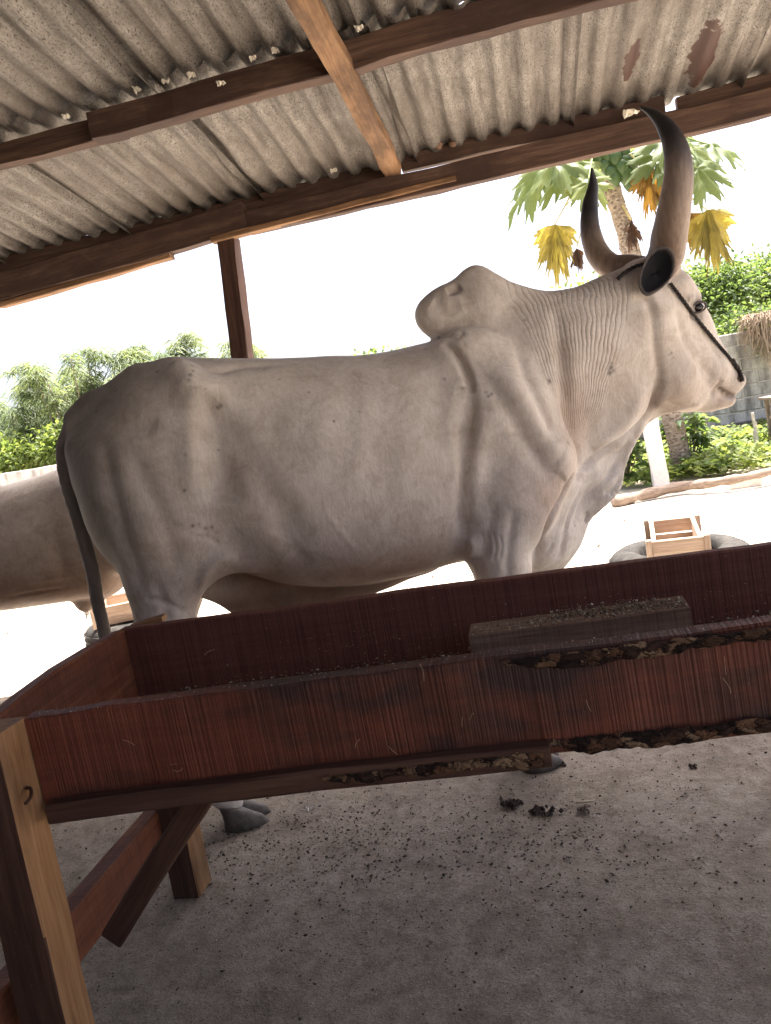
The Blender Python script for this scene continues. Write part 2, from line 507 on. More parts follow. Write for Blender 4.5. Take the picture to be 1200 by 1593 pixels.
    for s in (-1, 1):
        B.chain([(hd(1.06, s * .075, 1.31), .085), (hd(1.10, s * .070, 1.19), .085), (hd(1.20, s * .045, 1.12), .05)], .05, sy=.62)   # cheek
        B.cone(hd(1.175, s * .082, 1.465), .036, hd(1.215, s * .080, 1.415), .028, .03)     # brow
        B.ell(hd(1.235, s * .074, 1.405), (.030, .02, .024), .012, cut=True)              # eye socket
        B.cone(hd(1.05, s * .05, 1.50), .050, hd(1.05, s * .085, 1.525), .044, .03)          # horn root
        B.cone(hd(1.20, s * .052, 1.27), .035, hd(1.29, s * .042, 1.16), .035, .04)
    B.chain([(hd(1.09, 0, 1.17), .08), (hd(1.20, 0, 1.105), .052), (hd(1.275, 0, 1.078), .038), (hd(1.300, 0, 1.072), .034)], .03, sy=.95)   # lower jaw
    B.ell(hd(1.352, 0, 1.126), (.060, .064, .050), .018, rot=-.35)           # muzzle
    B.cone(hd(1.388, -.022, 1.128), .028, hd(1.388, .022, 1.128), .028, .018)
    B.cone(hd(1.305, 0, 1.068), .034, hd(1.356, 0, 1.064), .028, .004, sy=1.3)     # lower lip
    for s in (-1, 1):
        B.ell(hd(1.392, s * .042, 1.150), (.014, .014, .009), .008, rot=.5, cut=True)      # nostrils
    V, Q = B.nets()
    used = np.unique(Q); mp = np.full(len(V), -1); mp[used] = np.arange(len(used)); V = V[used]; Q = mp[Q]
    V, Q = subdiv(V, Q)
    return V, Q, hd


def stroke(V, N, pts, sig, depth, hit):
    """push the skin along a line drawn over the near side (photo points dropped on to the surface)"""
    P = [hit(*p) for p in pts]; P = [np.array(p) for p in P if p is not None]
    if len(P) < 2: return
    P = catmull(np.array(P), 6 * len(P))
    lo, hi = P.min(0) - 4 * sig, P.max(0) + 4 * sig
    m = np.where(np.all((V > lo) & (V < hi), 1))[0]
    if not len(m): return
    q = V[m]; best = np.full(len(m), 1e9); bt = np.zeros(len(m))
    for i in range(len(P) - 1):
        a, e = P[i], P[i + 1] - P[i]; w = q - a
        t = np.clip((w @ e) / (e @ e + 1e-12), 0, 1); d = ((w - t[:, None] * e) ** 2).sum(1)
        u = d < best; best[u] = d[u]; bt[u] = (i + t[u]) / (len(P) - 1)
    g = np.exp(-best / (2 * sig * sig)) * np.clip(np.minimum(bt, 1 - bt) * 5, 0.0, 1) ** .7
    V[m] += N[m] * (g * depth)[:, None]

# ------------------------------------------------------------------ shared materials
def wood_mat(name, c_dark, c_mid, c_light, saw=0.0, rough=.75, stain=None, gscale=1.0, bump=.35, stain_amt=.8, grain=1.0):
    """sawn timber: grain along local x, optional saw marks across it, optional dark stain patches"""
    m = NT(name, rough, .25)
    o = m.n('ObjectInfo').outputs['Random']
    tc = m.n('TexCoord').outputs['Object']
    add = m.n('VectorMath', operation='ADD'); sc = m.n('VectorMath', operation='SCALE')
    cmb = m.n('CombineXYZ'); m.l(o, cmb.inputs[0]); m.l(o, cmb.inputs[1]); m.l(o, cmb.inputs[2])
    m.l(cmb.outputs[0], sc.inputs[0]); sc.inputs['Scale'].default_value = 17.0
    m.l(tc, add.inputs[0]); m.l(sc.outputs[0], add.inputs[1])
    def mapped(s):
        mp = m.n('Mapping'); mp.inputs['Scale'].default_value = s; m.l(add.outputs[0], mp.inputs[0]); return mp.outputs[0]
    g1 = m.noise(mapped((2.2 * gscale, 42 * gscale, 42 * gscale)), 1.0, 6, .65, .6)
    g2 = m.noise(mapped((7 * gscale, 150 * gscale, 150 * gscale)), 1.0, 3, .6)
    big = m.noise(mapped((1.6, 4, 4)), 1.0, 5, .65)
    c = m.ramp(g1, [(.5 - .22 / grain, c_dark), (.5, c_mid), (min(1.0, .5 + .22 / grain), c_light)])
    c = m.mix(m.ramp(g2, [(.35, .0), (.65, .45 * grain)]), c, m.mix(1.0, c, (.45, .42, .40), 'MULTIPLY'))
    h = m.math('MULTIPLY', m.math('ADD', g1, m.math('MULTIPLY', g2, .5)), grain)
    if saw:
        s1 = m.noise(mapped((260, .6, 2.2)), 1.0, 2, .5)
        s2 = m.noise(mapped((55, .4, .8)), 1.0, 3, .6)
        sw = m.math('ADD', m.math('MULTIPLY', s1, .65), m.math('MULTIPLY', s2, .55))
        c = m.mix(m.ramp(sw, [(.50, saw), (.64, 0.0)]), c, m.mix(1.0, c, (.30, .25, .25), 'MULTIPLY'))
        h = m.math('ADD', h, m.math('MULTIPLY', sw, 1.6))
    if stain:
        c = m.mix(m.math('MULTIPLY', m.ramp(big, [(.46, 0.0), (.60, 1.0)]), stain_amt), c, stain)
    dust = m.noise(mapped((60, 60, 60)), 1.0, 5, .75)
    c = m.mix(m.math('MULTIPLY', m.ramp(dust, [(.62, 0.0), (.75, 1.0)]), .18), c, (.34, .28, .22))
    return m.done(c, m.bump(h, bump, .004), m.ramp(g1, [(.2, rough - .12), (.8, min(1, rough + .12))]))


W_TROUGH = wood_mat('red_brown_sawn_wood', (.105, .031, .019), (.15, .046, .028), (.20, .068, .042), saw=.38, rough=.62, stain=(.030, .020, .019), bump=.7, grain=.4, stain_amt=.9)
W_INNER = wood_mat('dusty_inner_board_wood', (.12, .044, .030), (.17, .063, .043), (.22, .092, .064), saw=.4, rough=.7, bump=.6, grain=.5)
W_RED = wood_mat('reddish_board_wood', (.16, .045, .020), (.26, .085, .038), (.34, .14, .065), saw=.3, rough=.65, stain=(.07, .03, .02), stain_amt=.5)
W_LEG = wood_mat('orange_tan_wood', (.20, .095, .040), (.31, .165, .075), (.40, .235, .12), rough=.7, stain=(.06, .03, .017), stain_amt=.6)
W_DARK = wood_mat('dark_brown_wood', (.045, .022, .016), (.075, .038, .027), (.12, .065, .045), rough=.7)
W_BEAM = wood_mat('roof_timber_wood', (.055, .032, .024), (.10, .058, .042), (.17, .105, .073), rough=.75, stain=(.045, .025, .02))
W_RAFT = wood_mat('pale_rafter_wood', (.16, .085, .045), (.28, .16, .085), (.38, .235, .135), rough=.8, stain=(.05, .028, .018), stain_amt=.7)
W_GREY = wood_mat('weathered_plank_wood', (.16, .12, .09), (.28, .21, .16), (.40, .32, .25), rough=.85)
W_CRATE = wood_mat('fresh_pinkish_plank_wood', (.38, .27, .20), (.52, .40, .31), (.62, .50, .40), rough=.8, stain=(.22, .16, .12), stain_amt=.5)
W_DUSTY = wood_mat('dusty_block_wood', (.14, .085, .06), (.23, .145, .10), (.33, .235, .175), saw=.25, rough=.85)


def bark_mat():
    m = NT('bark_wane', .9, .15)
    p = m.coord((1, 1, 1.7))
    dn = m.noise(p, 28, 4, .7, out=1); wv = m.n('VectorMath', operation='MULTIPLY_ADD'); m.l(dn, wv.inputs[0]); wv.inputs[1].default_value = (.06, .06, .06); m.l(p, wv.inputs[2]); p = wv.outputs[0]
    v = m.voro(p, 34, 'DISTANCE_TO_EDGE'); cid = m.voro(p, 34, 'F1', 'Color')
    n = m.noise(p, 60, 6, .75)
    sep = m.n('SeparateColor'); m.l(cid, sep.inputs[0])
    c = m.ramp(m.math('ADD', m.math('MULTIPLY', sep.outputs[0], .75), m.math('MULTIPLY', n, .3)), [(.25, (.022, .015, .013)), (.5, (.06, .034, .025)), (.66, (.15, .078, .045)), (.85, (.28, .19, .12))])
    c = m.mix(m.ramp(v, [(.0, 1.0), (.10, .0)]), c, (.012, .008, .008))
    return m.done(c, m.bump(m.math('ADD', m.math('MULTIPLY', m.ramp(v, [(0, 0.0), (.3, 1.0)]), .8), n), .9, .01))


BARK = bark_mat()


def metal_roof_mat():
    m = NT('weathered_galvanised_sheet', .6, .4)
    p = m.pos((1, 1, 1))
    n1 = m.noise(m.pos((26, 9, 9)), 1, 6, .7); n2 = m.noise(m.pos((150, 55, 55)), 1, 4, .75); n3 = m.noise(p, 2.2, 4, .6)
    sp = m.noise(m.pos((230, 85, 85)), 1, 3, .6)
    c = m.ramp(n1, [(.3, (.14, .13, .118)), (.5, (.24, .226, .208)), (.7, (.35, .333, .31))])
    c = m.mix(m.math('MULTIPLY', m.ramp(n2, [(.42, 0.0), (.62, 1.0)]), .5), c, (.11, .085, .065))
    c = m.mix(m.ramp(sp, [(.56, 0.0), (.62, .9)]), c, (.03, .022, .018))
    c = m.mix(m.math('MULTIPLY', m.ramp(n3, [(.40, 0.0), (.68, 1.0)]), .75), c, (.12, .10, .085))
    n4 = m.noise(m.pos((34, 2.2, 2.2)), 1, 3, .6)
    c = m.mix(m.math('MULTIPLY', m.ramp(n4, [(.52, 0.0), (.70, 1.0)]), .7), c, (.07, .056, .046))
    # two rust-eaten patches with ragged outlines
    def patch(cx_, cy_, rx, ry, tilt):
        g = m.n('NewGeometry'); sub = m.n('VectorMath', operation='SUBTRACT'); m.l(g.outputs['Position'], sub.inputs[0]); sub.inputs[1].default_value = (cx_, cy_, 0)
        mp = m.n('Mapping'); mp.inputs['Rotation'].default_value = (0, 0, tilt); mp.inputs['Scale'].default_value = (1 / rx, 1 / ry, 0)
        m.l(sub.outputs[0], mp.inputs[0])
        ln = m.n('VectorMath', operation='LENGTH'); m.l(mp.outputs[0], ln.inputs[0])
        nn = m.noise(p, 14, 3, .6)
        return m.ramp(m.math('ADD', ln.outputs['Value'], m.math('MULTIPLY', m.math('SUBTRACT', nn, .5), 1.7)), [(.92, 1.0), (1.0, 0.0)])
    r = m.math('MAXIMUM', patch(.615, 3.62, .035, .13, .12), patch(.925, 3.74, .055, .24, .03))
    c = m.mix(r, c, (.055, .025, .018))
    m.b.inputs['Metallic'].default_value = .12
    return m.done(c, m.bump(n2, .35, .004))


M_ROOF = metal_roof_mat()


def ground_mat(name, cols, chips=True, seed=0.0, smear=(.15, .118, .092)):
    m = NT(name, .92, .15)
    p = m.pos((1, 1, 1))
    a = m.noise(p, 1.3, 5, .65); b = m.noise(p, 22, 6, .7); d = m.noise(p, 95, 4, .7); e = m.noise(p, 6, 5, .6, .4)
    c = m.ramp(m.math('ADD', m.math('MULTIPLY', a, .4), m.math('MULTIPLY', b, .6)), [(.38, cols[0]), (.5, cols[1]), (.62, cols[2])])
    f2 = m.noise(m.pos((1, 1.6, 1)), 210, 3, .7); c = m.mix(m.ramp(f2, [(.5, 0.0), (.64, .8)]), c, m.mix(1.0, c, (.36, .33, .31), 'MULTIPLY'))
    c = m.mix(m.math('MULTIPLY', m.ramp(e, [(.5, 0.0), (.68, 1.0)]), .55), c, smear)
    c = m.mix(m.ramp(d, [(.58, 0.0), (.68, .7)]), c, m.mix(1.0, c, (.35, .33, .31), 'MULTIPLY'))
    h = m.math('ADD', m.math('MULTIPLY', b, .8), m.math('MULTIPLY', d, .5))
    if chips:
        v = m.voro(p, 130); k = m.noise(p, 9, 3, .5)
        f = m.math('MULTIPLY', m.ramp(v, [(.10, 1.0), (.17, 0.0)]), m.ramp(k, [(.52, 0.0), (.60, 1.0)]))
        c = m.mix(f, c, (.52, .47, .38))
    return m.done(c, m.bump(h, .55, .014))


M_FLOOR = ground_mat('dirty_concrete_floor', ((.23, .188, .145), (.32, .272, .216), (.40, .35, .288)))
M_SAND = ground_mat('pale_sandy_yard', ((.42, .37, .30), (.52, .46, .385), (.60, .545, .47)), smear=(.36, .29, .22))


def plain(name, c, rough=.8, var=.25, scale=20, bump=.2, spec=.3):
    m = NT(name, rough, spec); p = m.coord((1, 1, 1)); n = m.noise(p, scale, 5, .65)
    lo = tuple(x * (1 - var) for x in c); hi = tuple(min(1, x * (1 + var)) for x in c)
    return m.done(m.ramp(n, [(.3, lo), (.7, hi)]), m.bump(n, bump, .006))


def leaf_mat(name, stops, trans=.45, rough=.5):
    m = NT(name, rough, .35)
    c = m.ramp(m.attr('tint'), stops)
    c = m.mix(m.ramp(m.noise(m.pos(), 30, 3, .6), [(.3, .0), (.7, .35)]), c, m.mix(1.0, c, (.6, .62, .5), 'MULTIPLY'))
    m.l(c, m.b.inputs['Base Color'])
    tr = m.n('BsdfTranslucent'); m.l(m.mix(1.0, c, (1.25, 1.2, .7), 'MULTIPLY'), tr.inputs[0])
    mx = m.n('MixShader'); mx.inputs[0].default_value = trans
    m.l(m.b.outputs[0], mx.inputs[1]); m.l(tr.outputs[0], mx.inputs[2]); m.l(mx.outputs[0], m.out.inputs[0])
    return m.m


L_GREEN = leaf_mat('bright_green_leaves', [(0, (.07, .12, .045)), (.5, (.13, .19, .07)), (1, (.22, .28, .11))], .62)
L_FEATH = leaf_mat('grey_green_feathery_leaves', [(0, (.09, .13, .07)), (.5, (.16, .21, .11)), (1, (.26, .30, .15))], .62)
L_WEED = leaf_mat('yellow_green_weed_leaves', [(0, (.08, .14, .04)), (.5, (.17, .23, .07)), (1, (.29, .33, .12))], .62)
L_PAP = leaf_mat('papaya_leaf', [(0, (.09, .13, .06)), (.5, (.15, .20, .085)), (1, (.24, .28, .11))], .6)
L_YEL = leaf_mat('dying_yellow_papaya_leaf', [(0, (.20, .15, .04)), (.5, (.36, .29, .075)), (1, (.42, .37, .12))], .4)
L_ORA = leaf_mat('orange_brown_papaya_leaf', [(0, (.12, .06, .02)), (.5, (.27, .145, .035)), (1, (.36, .22, .06))], .35)
L_BRN = leaf_mat('dry_brown_papaya_leaf', [(0, (.05, .025, .018)), (.5, (.09, .048, .032)), (1, (.15, .085, .055))], .15)

# ------------------------------------------------------------------ the setting
def grid(x0, x1, y0, y1, nx, ny, f):
    xs = np.linspace(x0, x1, nx + 1); ys = np.linspace(y0, y1, ny + 1)
    X, Y = np.meshgrid(xs, ys, indexing='ij'); P = np.stack([X.ravel(), Y.ravel(), np.zeros(X.size)], 1)
    P[:, 2] = f(P)
    i = np.arange(nx)[:, None] * (ny + 1) + np.arange(ny)[None]; i = i.ravel()
    return P, np.stack([i, i + ny + 1, i + ny + 2, i + 1], 1)


g = obj('ground', [(-900, -900, -.03), (900, -900, -.03), (900, 900, -.03), (-900, 900, -.03)], [(0, 1, 2, 3)], M_SAND)
tag(g, kind='structure')
V, F = grid(-14, 14, -8, 24, 110, 130, lambda P: -.022 + .014 * vnoise(P, .9, 3) + .006 * vnoise(P, 3.1, 4))
g = obj('sandy_yard', V, F, M_SAND, smooth=True); tag(g, kind='structure')
V, F = grid(-5.2, 2.9, -3.6, 3.72, 500, 460, lambda P: .003 * vnoise(P, 2.3, 5) + .003 * vnoise(P, 9, 6) + .0035 * np.abs(vnoise(P, 26, 8)) + .0016 * vnoise(P, 47, 9))
g = obj('shed_floor', V, F, M_FLOOR, smooth=True); tag(g, kind='structure')

# ------------------------------------------------------------------ cattle shed
shed = empty('cattle_shed', (-1.45, 4.03, 0), 'open timber cattle shed with a rusty corrugated metal roof over the bull', 'shed')
SL = math.tan(.143); ZE = 2.43
def roofz(y): return ZE + SL * (4 - y)


def sheet_data(seed, w, L, pitch=.114, amp=.0155):
    r = np.random.default_rng(seed); nx = int(w / pitch * 10); ny = 14
    V = []; F = []
    d1, d2 = r.normal(0, .004, 2); dents = [(r.uniform(0, w), r.uniform(0, L), r.uniform(.03, .07), r.normal(0, .008)) for _ in range(7)]
    for j in range(ny + 1):
        y = L * j / ny
        for i in range(nx + 1):
            x = w * i / nx; s = math.sin(2 * math.pi * x / pitch)
            z = amp * (1 + math.copysign(abs(s) ** .5, s)) * (1 + .12 * math.sin(x * 23 + seed))
            z += d1 * math.sin(x * 5 + j) + d2 * math.sin(y * 4)
            if i >= nx - 4: z -= .020 * (i - nx + 4) / 4 * (1.2 + .4 * math.sin(y * 6 + seed))
            for a, b, c, e in dents: z += e * math.exp(-((x - a) ** 2 + (y - b) ** 2) / (2 * c * c))
            V.append((x, -y, z + y * SL))
    for j in range(ny):
        for i in range(nx):
            a = j * (nx + 1) + i; F.append((a, a + 1, a + nx + 2, a + nx + 1))
    return mesh_data('roofing_sheet', V, F, M_ROOF, True)


lowers = [sheet_data(s, .865, 1.14) for s in (1, 2, 3)]; uppers = [sheet_data(s + 10, .865, 3.0) for s in (1, 2, 3)]; tops = sheet_data(31, .865, 3.0)
edges = [-5.18, -4.40, -3.62, -2.84, -2.06, -1.24, -.48, .28, 1.06, 1.84]
for i, x in enumerate(edges):
    dz = .0022 * i
    place(lowers[i % 3], 'roofing_sheet', Matrix.Translation((x, 4.09 + rng.uniform(-.02, .02), roofz(4.09) + dz)), shed)
    place(uppers[(i * 2) % 3], 'roofing_sheet', Matrix.Translation((x - .03 + rng.uniform(-.01, .01), 3.02, roofz(3.02) + .007 + dz)), shed)
    place(tops, 'roofing_sheet', Matrix.Translation((x, .14, roofz(.14) + .034 + dz)), shed)
# wall plate at the eave: a left and a right length, spliced above the post
timber('eave_beam', (-5.4, 4.0, 2.134), (-1.30, 4.0, 2.343), .075, .145, W_BEAM, shed, seed=1, rough=.004)
timber('eave_beam', (-1.52, 4.005, 2.325), (2.75, 4.005, 2.335), .062, .115, W_BEAM, shed, seed=2, rough=.004, bow=-.012)
timber('packing_board', (-1.50, 3.985, 2.258), (-.20, 3.985, 2.29), .06, .028, W_RAFT, shed, seed=3)
timber('packing_board', (-2.82, 4.01, 2.176), (-1.75, 4.01, 2.236), .06, .03, W_RAFT, shed, seed=33)
timber('eave_purlin', (-.46, 4.03, 2.428), (.80, 4.03, 2.418), .05, .078, W_BEAM, shed, seed=4)
timber('eave_purlin', (-5.3, 4.06, 2.412), (-.50, 4.06, 2.414), .045, .095, W_BEAM, shed, seed=5)
timber('eave_purlin', (.86, 4.06, 2.405), (2.7, 4.06, 2.405), .045, .09, W_BEAM, shed, seed=6)
# inner purlin, also spliced
timber('purlin', (-1.53, 2.975, 2.515), (2.7, 3.06, 2.515), .065, .105, W_BEAM, shed, seed=7, rough=.005)
timber('purlin', (-5.3, 3.01, 2.50), (-1.42, 3.035, 2.513), .06, .085, W_BEAM, shed, seed=8, rough=.005)
for k, y in enumerate((1.95, .9, -.2, -1.4, -2.6)):
    timber('purlin', (-5.3, y, roofz(y) - .045), (2.7, y, roofz(y) - .045), .06, .09, W_BEAM, shed, seed=9 + k, rough=.005)
# rafters under the purlins
for x in (-3.4, -.50, 2.3):
    timber('rafter', (x, 3.975, 2.395), (x, 1.2, 2.395 + 2.775 * .082), .088, .05, W_RAFT, shed, seed=20 + int(x * 3), rough=.006)
# posts
def post(x0, y, zt, dx=0.0, seed=0):
    timber('post', (x0 + dx, y, -.02), (x0, y, zt), .095, .10, W_DARK if seed == 1 else W_BEAM, shed, up=(0, 1, 0), seed=40 + seed, rough=.004)
post(-1.43, 4.03, 2.262, -.12, 1)
post(-5.0, 4.03, 2.08, 0, 2); post(2.6, 4.03, 2.27, 0, 3)
M_BLOCKER = plain('dark_blocker_render', (.13, .115, .10), .95, .3, 6)
for nm, c_, s_ in (('back_light_blocker', (-2.0, -3.25, 1.6), (6.6, .15, 3.25)), ('side_light_blocker', (-5.32, -.2, 1.45), (.15, 6.0, 2.95))):  # unseen walls added to cut the fill light on the bull
    V, F = boxVF(c_, s_); obj(nm, V, F, M_BLOCKER, shed)
post(-5.0, -2.6, roofz(-2.6) - .1, 0, 4); post(-1.2, -2.6, roofz(-2.6) - .1, 0, 5); post(2.6, -2.6, roofz(-2.6) - .1, 0, 6)
# a torn flap of sheet at the eave by the horn tip and small torn bits along the purlin
M_FOIL = plain('torn_bright_foil', (.62, .58, .50), .4, .2)
def scrap(p, s, seed, mat, name='torn_flap'):
    r = np.random.default_rng(seed); n = 7
    V = []; F = []
    for i in range(n):
        for j in range(3):
            V.append((p[0] + (i / (n - 1) - .5) * s * 2 + r.normal(0, s * .10), p[1] - .01 * j + r.normal(0, s * .2), p[2] + (j - 1) * s * .45 * (1.1 - i / n) + r.normal(0, s * .16)))
    for i in range(n - 1):
        for j in range(2): a = i * 3 + j; F.append((a, a + 3, a + 4, a + 1))
    return obj(name, V, F, mat, shed)
scrap(atY(983, 176, 3.93), .035, 1, M_FOIL)
for k, (px, py) in enumerate([(105, 182), (345, 130), (300, 118), (260, 127), (215, 140), (430, 80), (395, 92), (560, 45), (520, 265), (585, 247)]):
    Y = 2.93 if py < 200 else 3.95
    scrap(atY(px, py, Y), .016, 50 + k, M_FOIL)
# wasp-nest like mud lumps
for k, (px, py) in enumerate([(682, 226), (705, 222)]):
    c = atY(px, py, 3.97); V, F = tube(catmull([c + (-.02, 0, -.01), c, c + (.02, .01, .01)], 7), [.004, .014, .019, .02, .018, .013, .004], 8, seed=k + 1, jit=.1)
    obj('mud_nest', V, F, W_DUSTY, shed, True)

# ------------------------------------------------------------------ feeding trough in the foreground
trough = empty('feeding_trough', (-.05, 1.5, 0), 'long red brown wooden feeding trough on tan legs standing before the bull', 'trough')
nb = timber('side_board', (-.972, 1.208, .686), (1.25, 1.208, .752), .036, .172, W_TROUGH, trough, seed=61, rough=.0025, bev=.003, seg=40)
timber('cleat', (-.952, 1.178, .594), (-.045, 1.180, .636), .030, .037, W_DARK, trough, seed=62, rough=.002)
timber('side_board', (-1.098, 1.765, .684), (1.3, 1.765, .722), .036, .190, W_INNER, trough, seed=63, rough=.002, bev=.003, seg=30)
timber('end_board', (-1.045, 1.155, .676), (-1.100, 1.745, .687), .034, .190, W_RED, trough, seed=64, rough=.003, bow=.012)
timber('end_board', (1.26, 1.19, .73), (1.30, 1.75, .72), .034, .19, W_RED, trough, seed=65)
for k, y in enumerate((1.30, 1.44, 1.58, 1.69)):
    timber('floor_plank', (-1.06, y, .592), (1.25, y, .655), .132 if k < 3 else .10, .025, W_DUSTY, trough, seed=66 + k, rough=.001)
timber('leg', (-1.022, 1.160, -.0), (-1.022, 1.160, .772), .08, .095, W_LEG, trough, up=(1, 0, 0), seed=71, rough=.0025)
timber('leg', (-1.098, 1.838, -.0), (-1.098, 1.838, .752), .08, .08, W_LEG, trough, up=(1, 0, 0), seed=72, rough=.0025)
def shade_leg_faces(o):
    """side shade put into the colour: dark wood on the Y faces, tan on the others"""
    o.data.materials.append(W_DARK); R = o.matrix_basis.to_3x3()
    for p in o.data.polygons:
        if abs((R @ p.normal).y) > .7: p.material_index = 1  # shaded sides of the leg painted with the darker wood
for o in [c for c in trough.children if c.name.split('.')[0] == 'leg']: shade_leg_faces(o)
timber('leg', (1.15, 1.150, -.0), (1.15, 1.150, .80), .08, .095, W_LEG, trough, up=(1, 0, 0), seed=73)
timber('leg', (1.17, 1.838, -.0), (1.17, 1.838, .72), .08, .08, W_LEG, trough, up=(1, 0, 0), seed=74)
timber('stretcher', (-1.125, 1.02, .212), (-1.160, 1.90, .198), .05, .115, W_RED, trough, seed=75, rough=.003)
timber('stretcher', (1.215, 1.05, .2), (1.235, 1.90, .2), .05, .115, W_RED, trough, seed=76)
timber('knee_brace', (-1.035, 1.38, .196), (-.700, 1.38, .575), .028, .052, W_DARK, trough, up=(0, 0, 1), seed=77, rough=.002)
timber('loose_block', (-1.12, 1.84, .762), (-1.03, 1.86, .772), .05, .014, W_LEG, trough, seed=78)
# waney, barky edge left on the near board
def bark_strip(name, P, h0, h1, parent, seed, depth=.012):
    r = np.random.default_rng(seed); n = 64; m = 5; C = catmull(P, n + 1); V = []; F = []
    lo = np.cumsum(r.normal(0, .12, n + 1)); lo -= np.linspace(lo[0], lo[-1], n + 1)
    for i in range(n + 1):
        t = i / n; hh = (h0 + (h1 - h0) * t) * (1 + .30 * math.sin(lo[i] * 3)) * min(1, .25 + t * 8)
        for j in range(m + 1):
            s = j / m; bulge = depth * (math.sin(math.pi * min(1, s * 1.0)) ** .6) * r.uniform(.45, 1.15)
            V.append((C[i][0] + r.normal(0, .0015), C[i][1] - bulge, C[i][2] - s * hh + r.normal(0, .0015)))
    for i in range(n):
        for j in range(m): a = i * (m + 1) + j; F.append((a, a + m + 1, a + m + 2, a + 1))
    return obj(name, V, F, BARK, parent)
def nbtop(x): return .772 + (x + .972) * .0297
bark_strip('bark_edge', [(x, 1.189, nbtop(x) - .006) for x in (-.10, .0, .1, .2, .35, .6, 1.2)], .020, .034, nb, 5, .006)
bark_strip('bark_edge', [(x, 1.189, nbtop(x) - .147) for x in (-.06, .1, .3, .6, 1.2)], .022, .020, nb, 6, .007)
bark_strip('bark_edge', [(x, 1.163, .607 + (x + .95) * .046) for x in (-.42, -.3, -.2, -.055)], .016, .024, trough, 7, .005)
# bent rusty nail in the leg
M_RUST = plain('rusty_iron', (.05, .024, .016), .7, .3)
c = np.array([-.972, 1.155, .655]); V, F = tube(catmull([c, c + (.012, -.004, .0), c + (.02, -.018, -.008), c + (.02, -.035, -.012)], 9), .0032, 6)
obj('nail', V, F, M_RUST, trough, True)
# wooden block lying in the trough
blk = timber('wooden_block', (-.193, 1.62, .668), (.255, 1.62, .681), .085, .10, W_DUSTY, None, seed=81, rough=.003)
tag(blk, 'short dusty wooden block lying inside the long feeding trough', 'block')

# crumbs of feed in the trough and on the block
def crumbs(name, n, fn, smin, smax, mats, label, cat, seed, flat=.5):
    r = np.random.default_rng(seed); V = np.zeros((n * 6, 3)); F = []
    base = np.array([(1, 0, 0), (0, 1, 0), (-1, 0, 0), (0, -1, 0), (0, 0, 1), (0, 0, -1)], float)
    for i in range(n):
        p = fn(r); s = smin + (smax - smin) * r.random() ** 4.0
        a = r.uniform(0, 6.28); ca, sa = math.cos(a), math.sin(a)
        B = base * (r.uniform(.6, 1.5, 3) * s * np.array([1, r.uniform(.25, 1), flat])) + r.normal(0, s * .22, (6, 3))
        B = np.stack([B[:, 0] * ca - B[:, 1] * sa, B[:, 0] * sa + B[:, 1] * ca, B[:, 2]], 1)
        V[i * 6:i * 6 + 6] = B + p
    b = (np.arange(n) * 6)[:, None, None]
    T = np.array([(0, 1, 4), (1, 2, 4), (2, 3, 4), (3, 0, 4), (1, 0, 5), (2, 1, 5), (3, 2, 5), (0, 3, 5)])
    F = (b + T[None]).reshape(-1, 3)
    o = obj(name, V, F, None)
    for mt in mats: o.data.materials.append(mt)
    o.data.polygons.foreach_set('material_index', np.repeat(r.integers(0, len(mats), n), 8).astype(np.int32))
    return tag(o, label, cat, kind='stuff')


M_DUNG = plain('dark_dung', (.050, .037, .030), .9, .4, 60)
M_DUNG2 = plain('dry_dung', (.13, .10, .08), .95, .4, 60)
M_CHIP = plain('pale_chaff', (.50, .43, .32), .9, .25, 60)
M_CHIP2 = plain('brown_bran', (.24, .165, .10), .9, .3, 60)


def on_block(r):
    t = r.random(); x = -.19 + .44 * t; y = 1.62 + r.normal(0, .022); y = min(max(y, 1.583), 1.66)
    k = abs(r.normal(0, .006)) if -.02 < x < .20 and y > 1.6 else abs(r.normal(0, .0012))
    return np.array([x, y, .7185 + .013 * t + k])
crumbs('feed_crumbs', 2600, on_block, .0012, .0042, (M_DUNG2, M_CHIP, M_CHIP2, M_CHIP2), 'loose feed crumbs lying on the wooden block in the trough', 'feed', 3)
def in_trough(r):
    x = r.uniform(-1.0, 1.2); y = 1.745 - abs(r.normal(0, .10)) if r.random() < .7 else r.uniform(1.24, 1.74)
    return np.array([x, max(y, 1.235), .605 + (x + 1.06) * .0273 + abs(r.normal(0, .010))])
crumbs('feed_crumbs', 3500, in_trough, .0015, .005, (M_DUNG2, M_CHIP, M_CHIP2, M_CHIP2), 'thin layer of feed crumbs along the bottom of the trough', 'feed', 4)
def on_far_board(r):
    x = r.uniform(-.9, 1.2); c = r.choice([-.45, -.1, .3, .5, .8]); x = x if r.random() < .4 else c + r.normal(0, .08)
    z0 = .684 + (x + 1.098) * .0158
    return np.array([x, 1.745, z0 + r.uniform(-.09, .08) * (1 if r.random() < .35 else .3) - (.035 if r.random() < .6 else 0)])
crumbs('feed_crumbs', 900, on_far_board, .0008, .0024, (M_CHIP, M_CHIP2), 'tiny feed flecks stuck to the inner face of the far trough board', 'feed', 5)
# dust on the top edge of near board
def on_near_edge(r):
    x = r.uniform(-.96, 1.2); return np.array([x, 1.208 + r.uniform(-.015, .015), nbtop(x) + .001])
crumbs('feed_crumbs', 1500, on_near_edge, .0006, .0018, (M_CHIP2, M_DUNG2, M_CHIP), 'dust and crumbs along the top edge of the near trough board', 'feed', 6)

